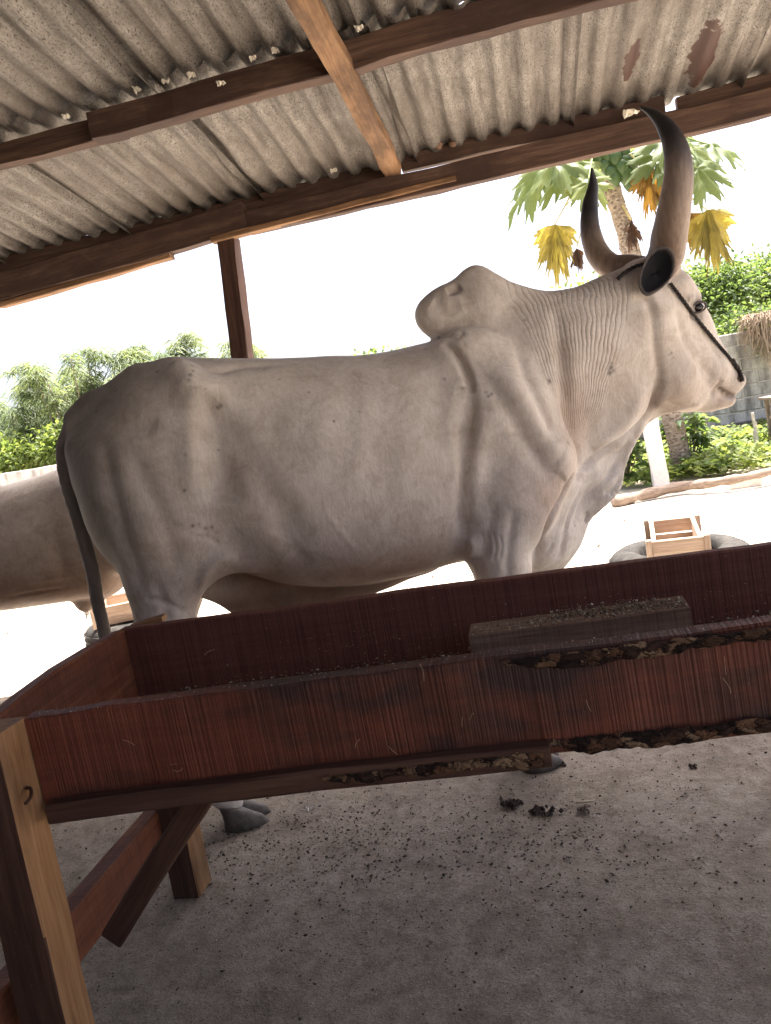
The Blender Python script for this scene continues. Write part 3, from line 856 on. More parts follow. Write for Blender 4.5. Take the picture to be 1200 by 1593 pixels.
# straw wisps stuck on the trough front
M_STRAW = plain('straw', (.34, .26, .17), .8, .2)
def wisps(name, specs, label, seed, rad=.00035):
    r = np.random.default_rng(seed); parts = []
    for (p, L) in specs:
        d = r.normal(0, 1, 3); d[1] = -abs(d[1]) * .15; d /= np.linalg.norm(d); e = np.array([r.normal(), 0, r.normal()]) * .5
        p = np.array(p); P = catmull([p, p + d * L * .4 + e * L * .05, p + d * L * .75 + e * L * .2, p + d * L + e * L * .45], 8)
        parts.append(tube(P, rad, 4))
    V, F = joinVF(parts); o = obj(name, V, F, M_STRAW); return tag(o, label, 'straw', kind='stuff')
sp = []
for px, py in [(265, 1190), (285, 1195), (470, 1210), (480, 1205), (490, 1212), (465, 1205), (620, 1175), (730, 1120), (1125, 1055), (1130, 1050), (920, 1107), (720, 1115), (560, 1150), (210, 1160), (660, 1060), (335, 1010)]:
    sp.append((atY(px, py, 1.183), rng.uniform(.015, .035)))
wisps('straw_wisps', sp, 'fine pale straw wisps stuck to the front of the trough', 3)

# ------------------------------------------------------------------ dirt on the floor
cl = [(atZ(*p)[:2], s) for p, s in [((560, 1330), .10), ((760, 1300), .14), ((700, 1350), .16), ((780, 1270), .10), ((470, 1340), .12), ((340, 1330), .12), ((880, 1300), .12), ((650, 1420), .2), ((960, 1330), .15), ((200, 1350), .2), ((1100, 1200), .2), ((820, 1380), .2), ((1000, 1250), .25), ((520, 1290), .10), ((560, 1240), .12), ((420, 1320), .10)]]
def on_floor(r):
    if r.random() < .62:
        c, s = cl[r.integers(len(cl))]; x, y = c + r.normal(0, s, 2) * np.array([1.5, 1])
    else: x, y = r.uniform(-2.2, 1.2), r.uniform(.75, 3.4)
    return np.array([x, y, .004 + .002 * r.random()])
crumbs('dung_crumbs', 12000, on_floor, .0006, .0055, (M_DUNG, M_DUNG2, M_DUNG2), 'scattered crumbs of dark dung over the shed floor', 'dung', 11, .45)
def on_floor2(r):
    return np.array([r.uniform(-2.0, 1.0), r.uniform(.75, 3.0), .004])
crumbs('chaff', 4200, on_floor2, .0006, .0034, (M_CHIP, M_CHIP2, M_CHIP), 'pale chaff flecks strewn over the shed floor', 'chaff', 12, .35)
def yard(r):
    return np.array([r.uniform(-7, 4), r.uniform(3.8, 9.5), -.012])
crumbs('yard_litter', 3500, yard, .003, .016, (M_DUNG2, M_CHIP2, M_DUNG2), 'dark litter specks over the sunlit sandy yard', 'litter', 13, .4)


def lump(name, c, s, seed, mat, label, cat, n=26, group=None):
    """a small heap of crumbly lumps as one piece"""
    r = np.random.default_rng(seed); parts = []
    for _ in range(n):
        p = np.array([r.normal(0, s[0]), r.normal(0, s[1]), abs(r.normal(0, s[2])) + .003]); q = r.uniform(.3, .9) * s[2] + .004
        B = np.array([(1, 0, 0), (0, 1, 0), (-1, 0, 0), (0, -1, 0), (0, 0, 1), (0, 0, -1)]) * r.uniform(.7, 1.4, 3) * q + r.normal(0, q * .15, (6, 3))
        parts.append((B + p + c, [(0, 1, 4), (1, 2, 4), (2, 3, 4), (3, 0, 4), (1, 0, 5), (2, 1, 5), (3, 2, 5), (0, 3, 5)]))
    V, F = joinVF(parts); o = obj(name, V, F, mat); return tag(o, label, cat, group)
lump('dung_clump', atZ(796, 1254), (.013, .010, .007), 1, M_DUNG, 'larger black dung clump on the floor just below the front hoof', 'dung', group='dung clumps on the floor')
lump('dung_clump', atZ(844, 1265), (.018, .007, .005), 2, M_DUNG, 'flat black dung clump between the larger clump and the pale stub', 'dung', group='dung clumps on the floor')
lump('dung_clump', atZ(906, 1263), (.009, .006, .003), 3, M_DUNG2, 'small brown dung clump just under the pale stub', 'dung', group='dung clumps on the floor')
lump('dung_clump', atZ(872, 1192), (.014, .006, .003), 4, M_DUNG, 'thin black dung clump beside the tip of the front hoof', 'dung', n=14, group='dung clumps on the floor')
lump('dung_clump', atZ(1078, 1193), (.006, .006, .004), 5, M_DUNG, 'small round dark dung clump near the end of the trough bark', 'dung', n=10, group='dung clumps on the floor')
lump('white_crumb_patch', atZ(480, 1261), (.012, .006, .001), 6, plain('white_lime', (.7, .66, .6), .9), 'small white powdery patch on the floor beyond the hind hoof', 'lime', n=18)
a, b = atZ(896, 1252) + (0, 0, .006), atZ(926, 1249) + (0, 0, .006)
V, F = tube([a, a * .75 + b * .25, a * .25 + b * .75, b], .0035, 10); o = obj('stalk_stub', V, F, plain('pale_stalk', (.55, .48, .33), .7, .15), None, True)
tag(o, 'short pale round stub of stalk lying on the floor', 'stub')
a = atZ(826, 1236) + (0, 0, .004)
V, F = tube(catmull([a, a + (.012, .006, .001), a + (.02, .016, .002), a + (.022, .03, .001)], 8), .0016, 5); o = obj('straw_curl', V, F, M_STRAW, None, True)
tag(o, 'thin curved straw on the floor above the larger dung clump', 'straw')

# ------------------------------------------------------------------ hide, horns, bull
def hide_mat():
    m = NT('pale_zebu_hide', .68, .25)
    base = m.attr('hide', 'Color')
    p = m.coord((1, 1, 1))
    n1 = m.noise(p, 5, 5, .6); n2 = m.noise(m.coord((60, 60, 14)), 1.6, 4, .7); n3 = m.noise(p, 24, 5, .7); n5 = m.noise(p, 11, 6, .7, .8); n6 = m.noise(m.coord((170, 170, 45)), 1.3, 3, .7)
    c = m.mix(m.math('MULTIPLY', m.ramp(n1, [(.42, 0.0), (.70, 1.0)]), .38), base, m.mix(1.0, base, (.66, .62, .58), 'MULTIPLY'))
    c = m.mix(m.math('MULTIPLY', m.ramp(n5, [(.46, 0.0), (.66, 1.0)]), .55), c, m.mix(1.0, c, (.66, .60, .54), 'MULTIPLY'))
    c = m.mix(m.ramp(n6, [(.36, .22), (.56, 0.0)]), c, m.mix(1.0, c, (.68, .64, .60), 'MULTIPLY'))
    c = m.mix(m.ramp(n2, [(.36, .34), (.58, 0.0)]), c, m.mix(1.0, c, (.70, .66, .61), 'MULTIPLY'))
    c = m.mix(m.math('MULTIPLY', m.ramp(n3, [(.5, 0.0), (.72, 1.0)]), .30), c, m.mix(1.0, c, (.74, .64, .56), 'MULTIPLY'))
    # neck wrinkles: phase and mask travel with the skin
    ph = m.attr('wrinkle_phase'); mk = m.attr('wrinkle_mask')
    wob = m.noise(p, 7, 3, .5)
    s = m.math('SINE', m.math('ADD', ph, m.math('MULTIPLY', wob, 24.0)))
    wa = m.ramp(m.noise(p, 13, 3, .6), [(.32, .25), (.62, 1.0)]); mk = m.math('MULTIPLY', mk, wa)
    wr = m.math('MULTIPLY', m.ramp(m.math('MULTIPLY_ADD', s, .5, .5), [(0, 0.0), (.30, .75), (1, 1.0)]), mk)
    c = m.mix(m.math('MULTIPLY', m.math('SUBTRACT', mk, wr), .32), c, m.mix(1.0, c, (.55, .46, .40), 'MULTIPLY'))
    c = m.mix(m.attr('scab'), c, (.055, .045, .042))
    nr = m.bump(n2, .30, .004)
    nr = m.bump(n6, .22, .0025, nr)
    nr = m.bump(n3, .25, .008, nr)
    nr = m.bump(wr, .7, .005, nr)
    m.b.inputs['Sheen Weight'].default_value = .12; m.b.inputs['Sheen Roughness'].default_value = .5
    return m.done(c, nr)


HIDE = hide_mat()


def horn_mat():
    m = NT('grey_tan_horn', .45, .4)
    t = m.attr('along'); p = m.coord((1, 1, 1)); n = m.noise(m.coord((55, 55, 9)), 1.5, 5, .65); k = m.noise(p, 9, 4, .6)
    tt = m.math('ADD', t, m.math('MULTIPLY', m.math('SUBTRACT', k, .5), .16))
    c = m.ramp(tt, [(0, (.15, .105, .082)), (.14, (.22, .15, .11)), (.34, (.28, .205, .155)), (.50, (.24, .185, .148)), (.60, (.075, .062, .06)), (.70, (.018, .016, .019)), (1, (.012, .011, .013))])
    c = m.mix(m.ramp(n, [(.4, .45), (.62, 0.0)]), c, m.mix(1.0, c, (.4, .36, .33), 'MULTIPLY'))
    rg = m.noise(m.coord((1, 1, 1)), 3, 2); ring = m.math('SINE', m.math('ADD', m.math('MULTIPLY', t, 95), m.math('MULTIPLY', k, 14)))
    h = m.math('ADD', n, m.math('MULTIPLY', ring, m.ramp(t, [(0, .35), (.35, .0)])))
    return m.done(c, m.bump(h, .35, .004))


HORN = horn_mat()
M_HOOF = plain('grey_brown_hoof', (.11, .092, .078), .6, .5, 30, .4)
M_EYE = NT('wet_dark_eye', .12, .35).done((.012, .009, .008))
M_LID = plain('dark_eyelid_skin', (.10, .082, .074), .6, .3, 60)
M_ROPE = plain('dark_twisted_rope', (.045, .038, .036), .9, .5, 120)
M_HAIR = plain('pale_tail_hair', (.42, .36, .30), .8, .4, 40)


def ear_mat():
    m = NT('black_ear', .75, .25)
    rim = m.attr('rim'); n = m.noise(m.coord((1, 1, 1)), 30, 4, .7)
    c = m.mix(m.ramp(m.math('ADD', rim, m.math('MULTIPLY', m.math('SUBTRACT', n, .5), .25)), [(.82, 0.0), (1.02, 1.0)]), (.006, .0055, .008), (.17, .145, .13))
    return m.done(c, m.bump(n, .4, .004))


EAR = ear_mat()
MB = Matrix.Translation(Vector(BO)) @ Matrix.Rotation(TH, 4, 'Z')


def bull_attrs(me, V, N, main=True):
    """coat colours with rump, flank and belly shade painted in: cream white with greyer quarters, smoky tail and crest, pinkish grime low down"""
    n = len(V); c = np.tile(np.array([.69, .625, .555]), (n, 1))
    x, y, z = V.T
    def blend(w, colr):
        nonlocal c
        w = np.clip(w, 0, 1)[:, None]; c = c * (1 - w) + np.array(colr) * w
    nz = vnoise(V, 6, 1) * .5 + vnoise(V, 15, 2) * .3
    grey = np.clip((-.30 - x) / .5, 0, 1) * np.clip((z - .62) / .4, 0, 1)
    blend(grey * .85 + nz * .30 * grey, (.25, .218, .19))  # greyer quarters, deepened to carry the shade on the rump
    blend(np.clip((z - 1.33) / .14, 0, 1) * np.clip((-.45 - x) / .3, 0, 1) * .6, (.19, .18, .175))
    blend(np.exp(-((np.minimum(z, .9) - .70) / .15) ** 2) * (z < 1.2) * np.clip((1.05 - z) / .25, 0, 1) * np.clip((.42 - x) / .25, 0, 1) * np.clip((x + .58) / .2, 0, 1) * (.9 + nz * .6), (.24, .140, .092))     # belly grime, with underside shade put into the brown
    blend(np.clip((-.62 - x) / .18, 0, 1) * np.clip((z - .5) / .2, 0, 1) * (.65 + nz * .4), (.15, .125, .108))     # stained quarter, with the rump's shade put into the colour
    blend(np.exp(-(((x + .30) / .10) ** 2 + ((z - .98) / .24) ** 2)) * (.40 + nz * .4), (.27, .215, .175))     # grubby flank hollow, its shade painted in as well
    blend(np.clip((.735 - z) / .06, 0, 1) * (np.abs(y) < .13) * np.clip((.12 - x) / .1, 0, 1) * np.clip((x + .62) / .05, 0, 1) * .85, (.13, .078, .055))   # sheath
    blend(np.exp(-(((x - .60) / .10) ** 2 + ((z - .88) / .09) ** 2)) * .45, (.50, .33, .235))
    blend(np.exp(-(((x - .73) / .06) ** 2 + ((z - 1.08) / .16) ** 2)) * .45, (.54, .38, .28))
    blend(np.exp(-(((x - 1.13) / .10) ** 2 + ((z - 1.10) / .05) ** 2)) * .40, (.48, .34, .26))
    tail = np.zeros(n)
    tm = (x < -.86) | ((z < 1.0) & (x < -.775 - .0 * z) & (np.abs(y + .02) < .05))
    blend(tm * .75, (.14, .12, .11))
    blend(np.exp(-(((x - .42) / .10) ** 2 + ((z - 1.56) / .06) ** 2)) * .5, (.30, .26, .235))            # smoky hump
    blend(np.clip((z - 1.46) / .06, 0, 1) * np.clip((x - .84) / .1, 0, 1) * .45, (.30, .265, .24))      # crest
    blend(np.exp(-(((x + .55) / .16) ** 2 + ((z - .80) / .16) ** 2)) * (.45 + nz * .6), (.33, .225, .16))      # brown stain low on the hind leg
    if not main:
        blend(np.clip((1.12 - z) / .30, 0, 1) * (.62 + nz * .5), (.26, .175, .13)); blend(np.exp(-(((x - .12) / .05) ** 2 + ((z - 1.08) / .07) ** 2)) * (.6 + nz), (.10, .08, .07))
    dl = bl(905, 735, -.04); blend(np.clip((x - .70 - (z - .95) * .9) / .08, 0, 1) * np.clip((1.12 - z) / .06, 0, 1) * np.clip((1.02 - x) / .05, 0, 1) * .6, (.74, .71, .675))      # bare pale dewlap
    if main:
        ed = np.linalg.norm(V - EYE_P, axis=1); blend(np.exp(-(ed / .036) ** 2) * .95, (.075, .064, .06))
        blend(np.exp(-(((x - 1.385) / .028) ** 2 + ((z - 1.15) / .05) ** 2)) * .55, (.22, .17, .15))        # nose
        blend(np.exp(-(((x - 1.33) / .06) ** 2 + ((z - 1.065) / .025) ** 2)) * .5, (.33, .225, .18))
        for p_ in MOUTH: blend(np.exp(-(np.linalg.norm(V - p_, axis=1) / .011) ** 2) * .75, (.12, .085, .07))
    c *= (1 + .10 * nz)[:, None]
    ca = np.ones((n, 4)); ca[:, :3] = np.clip(c, 0, 1)
    a = me.attributes.new('hide', 'FLOAT_COLOR', 'POINT'); a.data.foreach_set('color', ca.astype(np.float32).ravel())
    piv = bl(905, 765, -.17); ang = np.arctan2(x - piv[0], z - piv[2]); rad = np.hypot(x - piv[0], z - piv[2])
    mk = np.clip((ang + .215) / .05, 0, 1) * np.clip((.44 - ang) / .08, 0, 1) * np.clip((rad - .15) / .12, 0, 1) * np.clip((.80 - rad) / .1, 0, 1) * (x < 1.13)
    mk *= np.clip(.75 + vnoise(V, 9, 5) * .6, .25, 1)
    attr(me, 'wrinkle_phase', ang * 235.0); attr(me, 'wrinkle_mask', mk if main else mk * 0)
    sc = np.zeros(n)
    if main:
        r = np.random.default_rng(5)
        dabs = [(951, 572, 5), (949, 580, 5), (955, 577, 4), (952, 565, 3), (947, 575, 3), (1045, 549, 3), (1048, 556, 2), (1041, 552, 2), (757, 610, 4), (760, 616, 3), (765, 613, 3), (720, 604, 3), (725, 603, 2), (692, 589, 2), (662, 543, 2), (855, 593, 4), (853, 597, 2),
                (299, 569, 4), (296, 583, 4), (294, 591, 4), (301, 577, 3), (343, 631, 4), (339, 634, 3), (289, 707, 3), (287, 763, 3), (340, 700, 2), (320, 605, 2), (245, 578, 3), (180, 608, 3), (170, 622, 3), (150, 640, 3), (141, 662, 4), (137, 660, 3), (178, 603, 2), (330, 820, 3), (320, 822, 3), (300, 818, 3), (262, 822, 2), (310, 815, 2), (914, 797, 3), (895, 818, 2), (683, 525, 3), (712, 521, 2), (560, 640, 2), (520, 655, 2), (600, 560, 2), (480, 610, 2), (435, 590, 2), (412, 575, 2), (817, 498, 2), (884, 689, 3)]
        q = V[:, [0, 2]]
        near = (y < 0) & (N[:, 1] < .2)
        for px, py, s in dabs:
            h = bull_hit(px, py)
            if h is None: continue
            d = np.linalg.norm(V - np.array(h), axis=1); w = np.exp(-(d / (s * .0017)) ** 2)
            sc = np.maximum(sc, w * near * r.uniform(.5, .95))
    attr(me, 'scab', sc)


from mathutils.bvhtree import BVHTree
V, Q, hd = build_bull_surface()
N = vnormals(V, Q)
if np.sum(N * (V - V.mean(0))) < 0: Q = Q[:, ::-1]; N = -N
STROKES = [
    ([(660, 529), (690, 534), (712, 552), (728, 585), (735, 612)], .009, -.026), ([(734, 606), (731, 650), (725, 700), (722, 750), (718, 800), (722, 838)], .014, -.016),
    ([(752, 640), (745, 700), (742, 760), (738, 815)], .022, .009), ([(706, 590), (704, 640), (700, 700)], .022, .007),
    ([(650, 524), (680, 527), (705, 524), (722, 516)], .008, -.012), ([(695, 452), (706, 450), (716, 444)], .011, -.016), ([(672, 470), (690, 478), (715, 470)], .02, -.006),
    ([(775, 570), (815, 625), (850, 680), (880, 718)], .024, .010), ([(735, 560), (790, 640), (830, 705), (862, 745)], .018, -.008), ([(800, 520), (822, 590), (842, 640), (868, 690)], .016, -.008),
    ([(862, 480), (876, 560), (884, 640), (897, 690), (903, 728)], .016, -.016), ([(868, 715), (880, 728), (872, 742)], .030, .007),
    ([(893, 735), (878, 770), (856, 815), (838, 858), (828, 897)], .011, -.022), ([(700, 640), (735, 720), (735, 780)], .03, -.003),
    ([(800, 790), (792, 850), (788, 905)], .011, -.007), ([(770, 780), (760, 830), (752, 870)], .012, -.006), ([(728, 838), (738, 846), (736, 858), (726, 862)], .010, .013),
    ([(722, 846), (733, 868), (750, 868), (760, 845)], .006, -.007), ([(757, 828), (762, 850), (758, 872)], .004, -.005), ([(767, 826), (772, 850), (768, 874)], .004, -.005), ([(748, 826), (752, 846), (748, 866)], .004, -.004), ([(777, 830), (781, 850), (776, 872)], .004, -.004),
    ([(270, 566), (290, 580), (292, 606)], .022, .014), ([(300, 600), (304, 680), (300, 740)], .025, .008), ([(400, 600), (420, 680), (440, 740)], .05, -.008), ([(300, 562), (330, 574), (380, 568), (450, 566)], .014, -.007), ([(318, 600), (326, 660), (340, 720), (350, 790)], .042, -.030),
    ([(345, 640), (390, 720), (440, 800), (480, 860)], .032, -.014), ([(300, 640), (300, 700), (308, 770)], .03, .010), ([(160, 680), (172, 760), (196, 850), (222, 930)], .020, -.012),
    ([(200, 700), (230, 760), (262, 830), (280, 900)], .022, -.008), ([(150, 640), (200, 662), (245, 660)], .022, -.008), ([(262, 815), (290, 826), (320, 826), (345, 842)], .010, -.003), ([(300, 835), (325, 838), (342, 848)], .006, -.005),
    ([(370, 868), (340, 872), (320, 892), (308, 925)], .012, .010), ([(225, 930), (260, 940), (295, 955)], .008, -.005), ([(240, 900), (255, 940), (262, 975)], .012, -.006),
    ([(505, 780), (515, 810), (540, 838), (560, 865)], .007, .0015), ([(430, 800), (450, 850), (485, 880)], .02, -.006),
    ([(575, 600), (560, 680), (548, 790)], .022, .0025), ([(640, 590), (632, 680), (622, 800)], .022, .002), ([(515, 600), (500, 680), (488, 770)], .022, .002),
    ([(985, 462), (1010, 470), (1020, 530), (1026, 590), (1010, 645)], .012, -.012),
]
STROKES += [
    ([(1118, 604), (1130, 613), (1145, 617), (1156, 616)], .0060, -.014), ([(1124, 590), (1116, 602), (1106, 620)], .008, -.008), ([(1035, 624), (1060, 632), (1088, 627)], .008, -.006), ([(1050, 480), (1065, 525), (1085, 562), (1108, 590)], .014, -.008),
    ([(1088, 505), (1108, 540), (1126, 566)], .010, -.005), ([(1070, 466), (1082, 462), (1094, 466)], .007, .006), ([(1072, 492), (1084, 494), (1094, 490)], .006, -.005), ([(1148, 585), (1153, 592)], .006, -.010),
    ([(985, 690), (950, 735), (915, 770), (885, 830)], .010, -.010), ([(968, 742), (955, 760), (940, 768)], .006, -.008), ([(962, 765), (948, 770)], .005, -.007), ([(915, 800), (912, 815)], .006, -.012), ([(905, 760), (885, 810), (868, 870)], .010, -.008), ([(830, 870), (850, 862), (862, 845)], .006, -.006),
    ([(1000, 655), (985, 680), (960, 705), (930, 725)], .010, -.008), ([(1045, 645), (1015, 652), (1003, 663)], .006, -.006)]
_MBI = MB.inverted()
def make_hit(V, Q):
    t = BVHTree.FromPolygons(V.tolist(), Q.tolist()); o = _MBI @ Vector(CAM)
    def hit(px, py):
        """where the sight line of a photo point meets the bull (bull-local)"""
        return t.ray_cast(o, (_MBI.to_3x3() @ Vector(ray(px, py))).normalized())[0]
    return hit
bull_hit = make_hit(V, Q)
STROKES += [([(1024, 592), (1012, 636), (988, 668), (952, 695), (918, 720), (895, 748)], .011, -.020), ([(1000, 600), (985, 640), (955, 672), (920, 695)], .020, .008)]
for pts, sg, dp in STROKES: stroke(V, N, pts, sg, dp * (1.4 if sg >= .014 else 1.15), bull_hit)
N = vnormals(V, Q); V = V + N * (.0022 * vnoise(V, 11, 7) + .0028 * vnoise(V, 5, 9))[:, None]
N = vnormals(V, Q)
bull_hit = make_hit(V, Q)
EYE_P = np.array(hd(1.235, -.066, 1.405))
h = bull_hit(1087, 478)
if h is not None: EYE_P = np.array(h)

MOUTH = [np.array(h) for h in (bull_hit(*p) for p in [(1118, 603), (1124, 609), (1132, 613), (1140, 616), (1147, 617), (1153, 616), (1157, 614)]) if h is not None]
bull = empty('zebu_bull', BO, 'large pale grey humped zebu bull with tall upright horns behind the trough', 'bull', 'humped bulls in the shed')
bull.rotation_euler = (0, 0, TH)
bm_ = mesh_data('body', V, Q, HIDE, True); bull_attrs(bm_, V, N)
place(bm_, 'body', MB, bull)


def horn(path, radii, name='horn'):
    n = 44; P = catmull(path, n); R = np.interp(np.linspace(0, len(radii) - 1, n), range(len(radii)), radii); k = 20
    R = R * (1 + .012 * np.sin(np.linspace(0, 60, n)) * np.linspace(1, 0, n))
    V, F = tube(P, R, k); o = obj(name, V, F, HORN, None, True, MB); attr(o.data, 'along', np.repeat(np.linspace(0, 1, n), k)); return adopt(o, bull)


horn([bl(1022, 420, -.06), bl(1036, 398, -.10), bl(1042, 365, -.135), bl(1050, 320, -.17), bl(1056, 272, -.19), bl(1052, 232, -.19), bl(1038, 200, -.165), bl(1018, 178, -.13), bl(996, 166, -.09)],
     [.054, .057, .056, .050, .044, .037, .027, .015, .003])
horn([bl(1000, 418, .06), bl(978, 416, .10), bl(952, 415, .14), bl(931, 395, .19), bl(919, 360, .225), bl(918, 322, .235), bl(923, 288, .23), bl(921, 261, .21)],
     [.042, .044, .045, .042, .036, .029, .018, .003])

# near ear: cupped black leaf with a pale rim; far ear behind the poll
def ear(cpx, apx, off, wid, side, cup=.035):
    nr, na = 9, 28; c = bl(*cpx, off); a = bl(*apx, off) - c; La = np.linalg.norm(a); a /= La
    nrm = np.array([-.25, side * 1.0, .05]); nrm -= a * (nrm @ a); nrm /= np.linalg.norm(nrm); w = np.cross(a, nrm)
    V = []; F = []; rim = []
    for face in (0, 1):
        for i in range(nr + 1):
            r = i / nr
            for j in range(na):
                t = 2 * math.pi * j / na; u, v = math.cos(t), math.sin(t)
                wd = wid * (1 - .16 * u) * (1 + .05 * math.sin(3 * t))
                dep = cup * (1 - r * r) * (1 - .3 * u) + (.012 * (1 - r ** 4) + .006 if face else 0)
                V.append(c + a * (u * r * La) + w * (v * r * wd) - nrm * dep + nrm * .010 * (u * r) ** 2); rim.append(r if not face else 1.0)
    m = (nr + 1) * na
    for face in (0, 1):
        for i in range(nr):
            for j in range(na):
                q = [face * m + i * na + j, face * m + i * na + (j + 1) % na, face * m + (i + 1) * na + (j + 1) % na, face * m + (i + 1) * na + j]
                F.append(tuple(q if face == 0 else q[::-1]))
    for j in range(na): F.append((nr * na + j, nr * na + (j + 1) % na, m + nr * na + (j + 1) % na, m + nr * na + j))
    o = obj('ear', V, F, EAR, None, True, MB); attr(o.data, 'rim', rim); return adopt(o, bull)


ear((1021, 423), (1003, 460), -.165, .047, -1, .016)
ear((985, 425), (970, 450), .17, .044, 1)
# fleshy root of the near ear
P = [bl(1043, 420, -.05), bl(1040, 420, -.075), bl(1034, 422, -.120)]
V2, F2 = tube(catmull(P, 8), np.linspace(.036, .020, 8), 14); o = obj('ear_root', V2, F2, HIDE, None, True, MB)
a_ = o.data.attributes.new('hide', 'FLOAT_COLOR', 'POINT'); a_.data.foreach_set('color', np.tile(np.array([.46, .39, .33, 1], np.float32), len(V2)))
adopt(o, bull)


def ballVF(c, r, n=16, m=10, sc=(1, 1, 1)):
    V = [np.array(c) + np.array([0, 0, r * sc[2]])]; F = []
    for i in range(1, m):
        t = math.pi * i / m
        for j in range(n):
            p = 2 * math.pi * j / n; V.append(np.array(c) + r * np.array([math.sin(t) * math.cos(p) * sc[0], math.sin(t) * math.sin(p) * sc[1], math.cos(t) * sc[2]]))
    V.append(np.array(c) - np.array([0, 0, r * sc[2]]))
    for j in range(n): F.append((0, 1 + j, 1 + (j + 1) % n)); F.append((len(V) - 1, 1 + (m - 2) * n + (j + 1) % n, 1 + (m - 2) * n + j))
    for i in range(m - 2):
        for j in range(n): a = 1 + i * n + j; b = 1 + i * n + (j + 1) % n; F.append((a, a + n, b + n, b))
    return V, F


ec = EYE_P + np.array([-.003, .010, 0])
V2, F2 = ballVF(ec, .0200, sc=(1.25, 1, .95)); eye = obj('eye', V2, F2, M_EYE, None, True, MB); adopt(eye, bull)
for s_, q_ in ((1, .0045), (-1, .0035)):
    pts = [ec + np.array([.028 * math.cos(t), -.011 - .008 * math.sin(t), s_ * (.0150 if s_ > 0 else .0165) * math.sin(t) + .004 * math.cos(t)]) for t in np.linspace(0, math.pi, 12)]
    V2, F2 = tube(pts, np.r_[.002, np.full(10, q_), .002], 8); o = obj('eyelid', V2, F2, M_LID, None, True, MB); adopt(o, bull)
fe = hd(1.235, .066, 1.405); V2, F2 = ballVF(fe, .02); adopt(obj('eye', V2, F2, M_EYE, None, True, MB), bull)


def hoof(c, yaw, parent, M, s=1.0):
    """cloven hoof: two claws, pastern collar and dew claws"""
    root = None
    for k in (-1, 1):
        n = 14; rows = [(0.0, .060, .034, .020), (.022, .053, .031, .016), (.045, .043, .027, .006), (.064, .033, .022, -.006)]; V = []; F = []
        for z, a, b, dx in rows:
            for j in range(n):
                t = 2 * math.pi * j / n; x = math.cos(t); e = 1.25 if x > 0 else .8
                V.append((c[0] + (x * a * e + dx) * s, c[1] + (k * .027 + math.sin(t) * b * (1 - .25 * max(0, x))) * s, c[2] + z * s * (1 - .25 * max(0, x) * (z > .03))))
        for i in range(3):
            for j in range(n): q = i * n + j; p = i * n + (j + 1) % n; F.append((q, p, p + n, q + n))
        F.append(tuple(reversed(range(n)))); F.append(tuple(range(3 * n, 4 * n)))
        o = obj('hoof', V, F, M_HOOF, None, True, M); adopt(o, parent)


for x, y in ((-.535, -.185), (-.570, .185), (.435, -.18), (.465, .18)): hoof((x - .015, y, .0), 0, bull, MB, 1.18)
# tail switch
def hair(name, c, n, L, spread, parent, M, seed, down=(0, 0, -1), rad=.0012):
    r = np.random.default_rng(seed); parts = []
    for _ in range(n):
        p = np.array(c) + r.normal(0, spread * .4, 3); q = np.array(down) * L * r.uniform(.5, 1) + r.normal(0, spread, 3)
        parts.append(tube(catmull([p, p + q * .45 + r.normal(0, spread * .3, 3), p + q], 6), [rad, rad, rad, rad * .8, rad * .6, rad * .2], 4))
    V, F = joinVF(parts); return adopt(obj(name, V, F, M_HAIR, None, False, M), parent)
hair('tail_switch', bl(171, 1040, -.02), 160, .30, .016, bull, MB, 4)

# halter rope: round the poll, under the ear, down the face and over the nose
hp = []
for px, py in [(1006, 411), (1000, 413), (990, 416), (980, 421), (970, 428), (962, 436)]:
    h = bull_hit(px, py)
    if h is not None: hp.append(np.array(h) + np.array([-.002, -.006, .004]))
parts = []
def rope(P, r=.0050):
    n = max(24, int(np.linalg.norm(np.diff(P, axis=0), axis=1).sum() / .004)); C = catmull(P, n); k = 9
    V, F = tube(C, r, k, twist=.55); V = np.array(V).reshape(n, k, 3); m = V.mean(1, keepdims=True)
    lob = 1 + .20 * np.cos(3 * 2 * np.pi * np.arange(k) / k)[None, :, None]; V = m + (V - m) * lob
    return list(V.reshape(-1, 3)), F
if len(hp) > 2: parts.append(rope(np.array(hp), .0055))
fp = []
for px, py in [(1042, 441), (1050, 452), (1062, 468), (1075, 486), (1090, 505), (1105, 523), (1118, 539), (1128, 550), (1137, 562), (1144, 572), (1149, 580)]:
    h = bull_hit(px, py)
    if h is not None: fp.append(np.array(h) + np.array([0, -.007, .001]))
parts.append(rope(np.array(fp)))
np_ = []
for px, py in [(1137, 561), (1143, 570), (1148, 578), (1151, 586), (1153, 594)]:
    h = bull_hit(px, py)
    if h is not None: np_.append(np.array(h) + np.array([.002, -.008, .002]))
if len(np_) > 2: parts.append(rope(np.array(np_), .0068))
V2, F2 = joinVF(parts); halter = obj('rope_halter', V2, F2, M_ROPE, None, True, MB)
tag(halter, 'dark twisted rope halter tied over the poll and muzzle of the bull', 'halter')

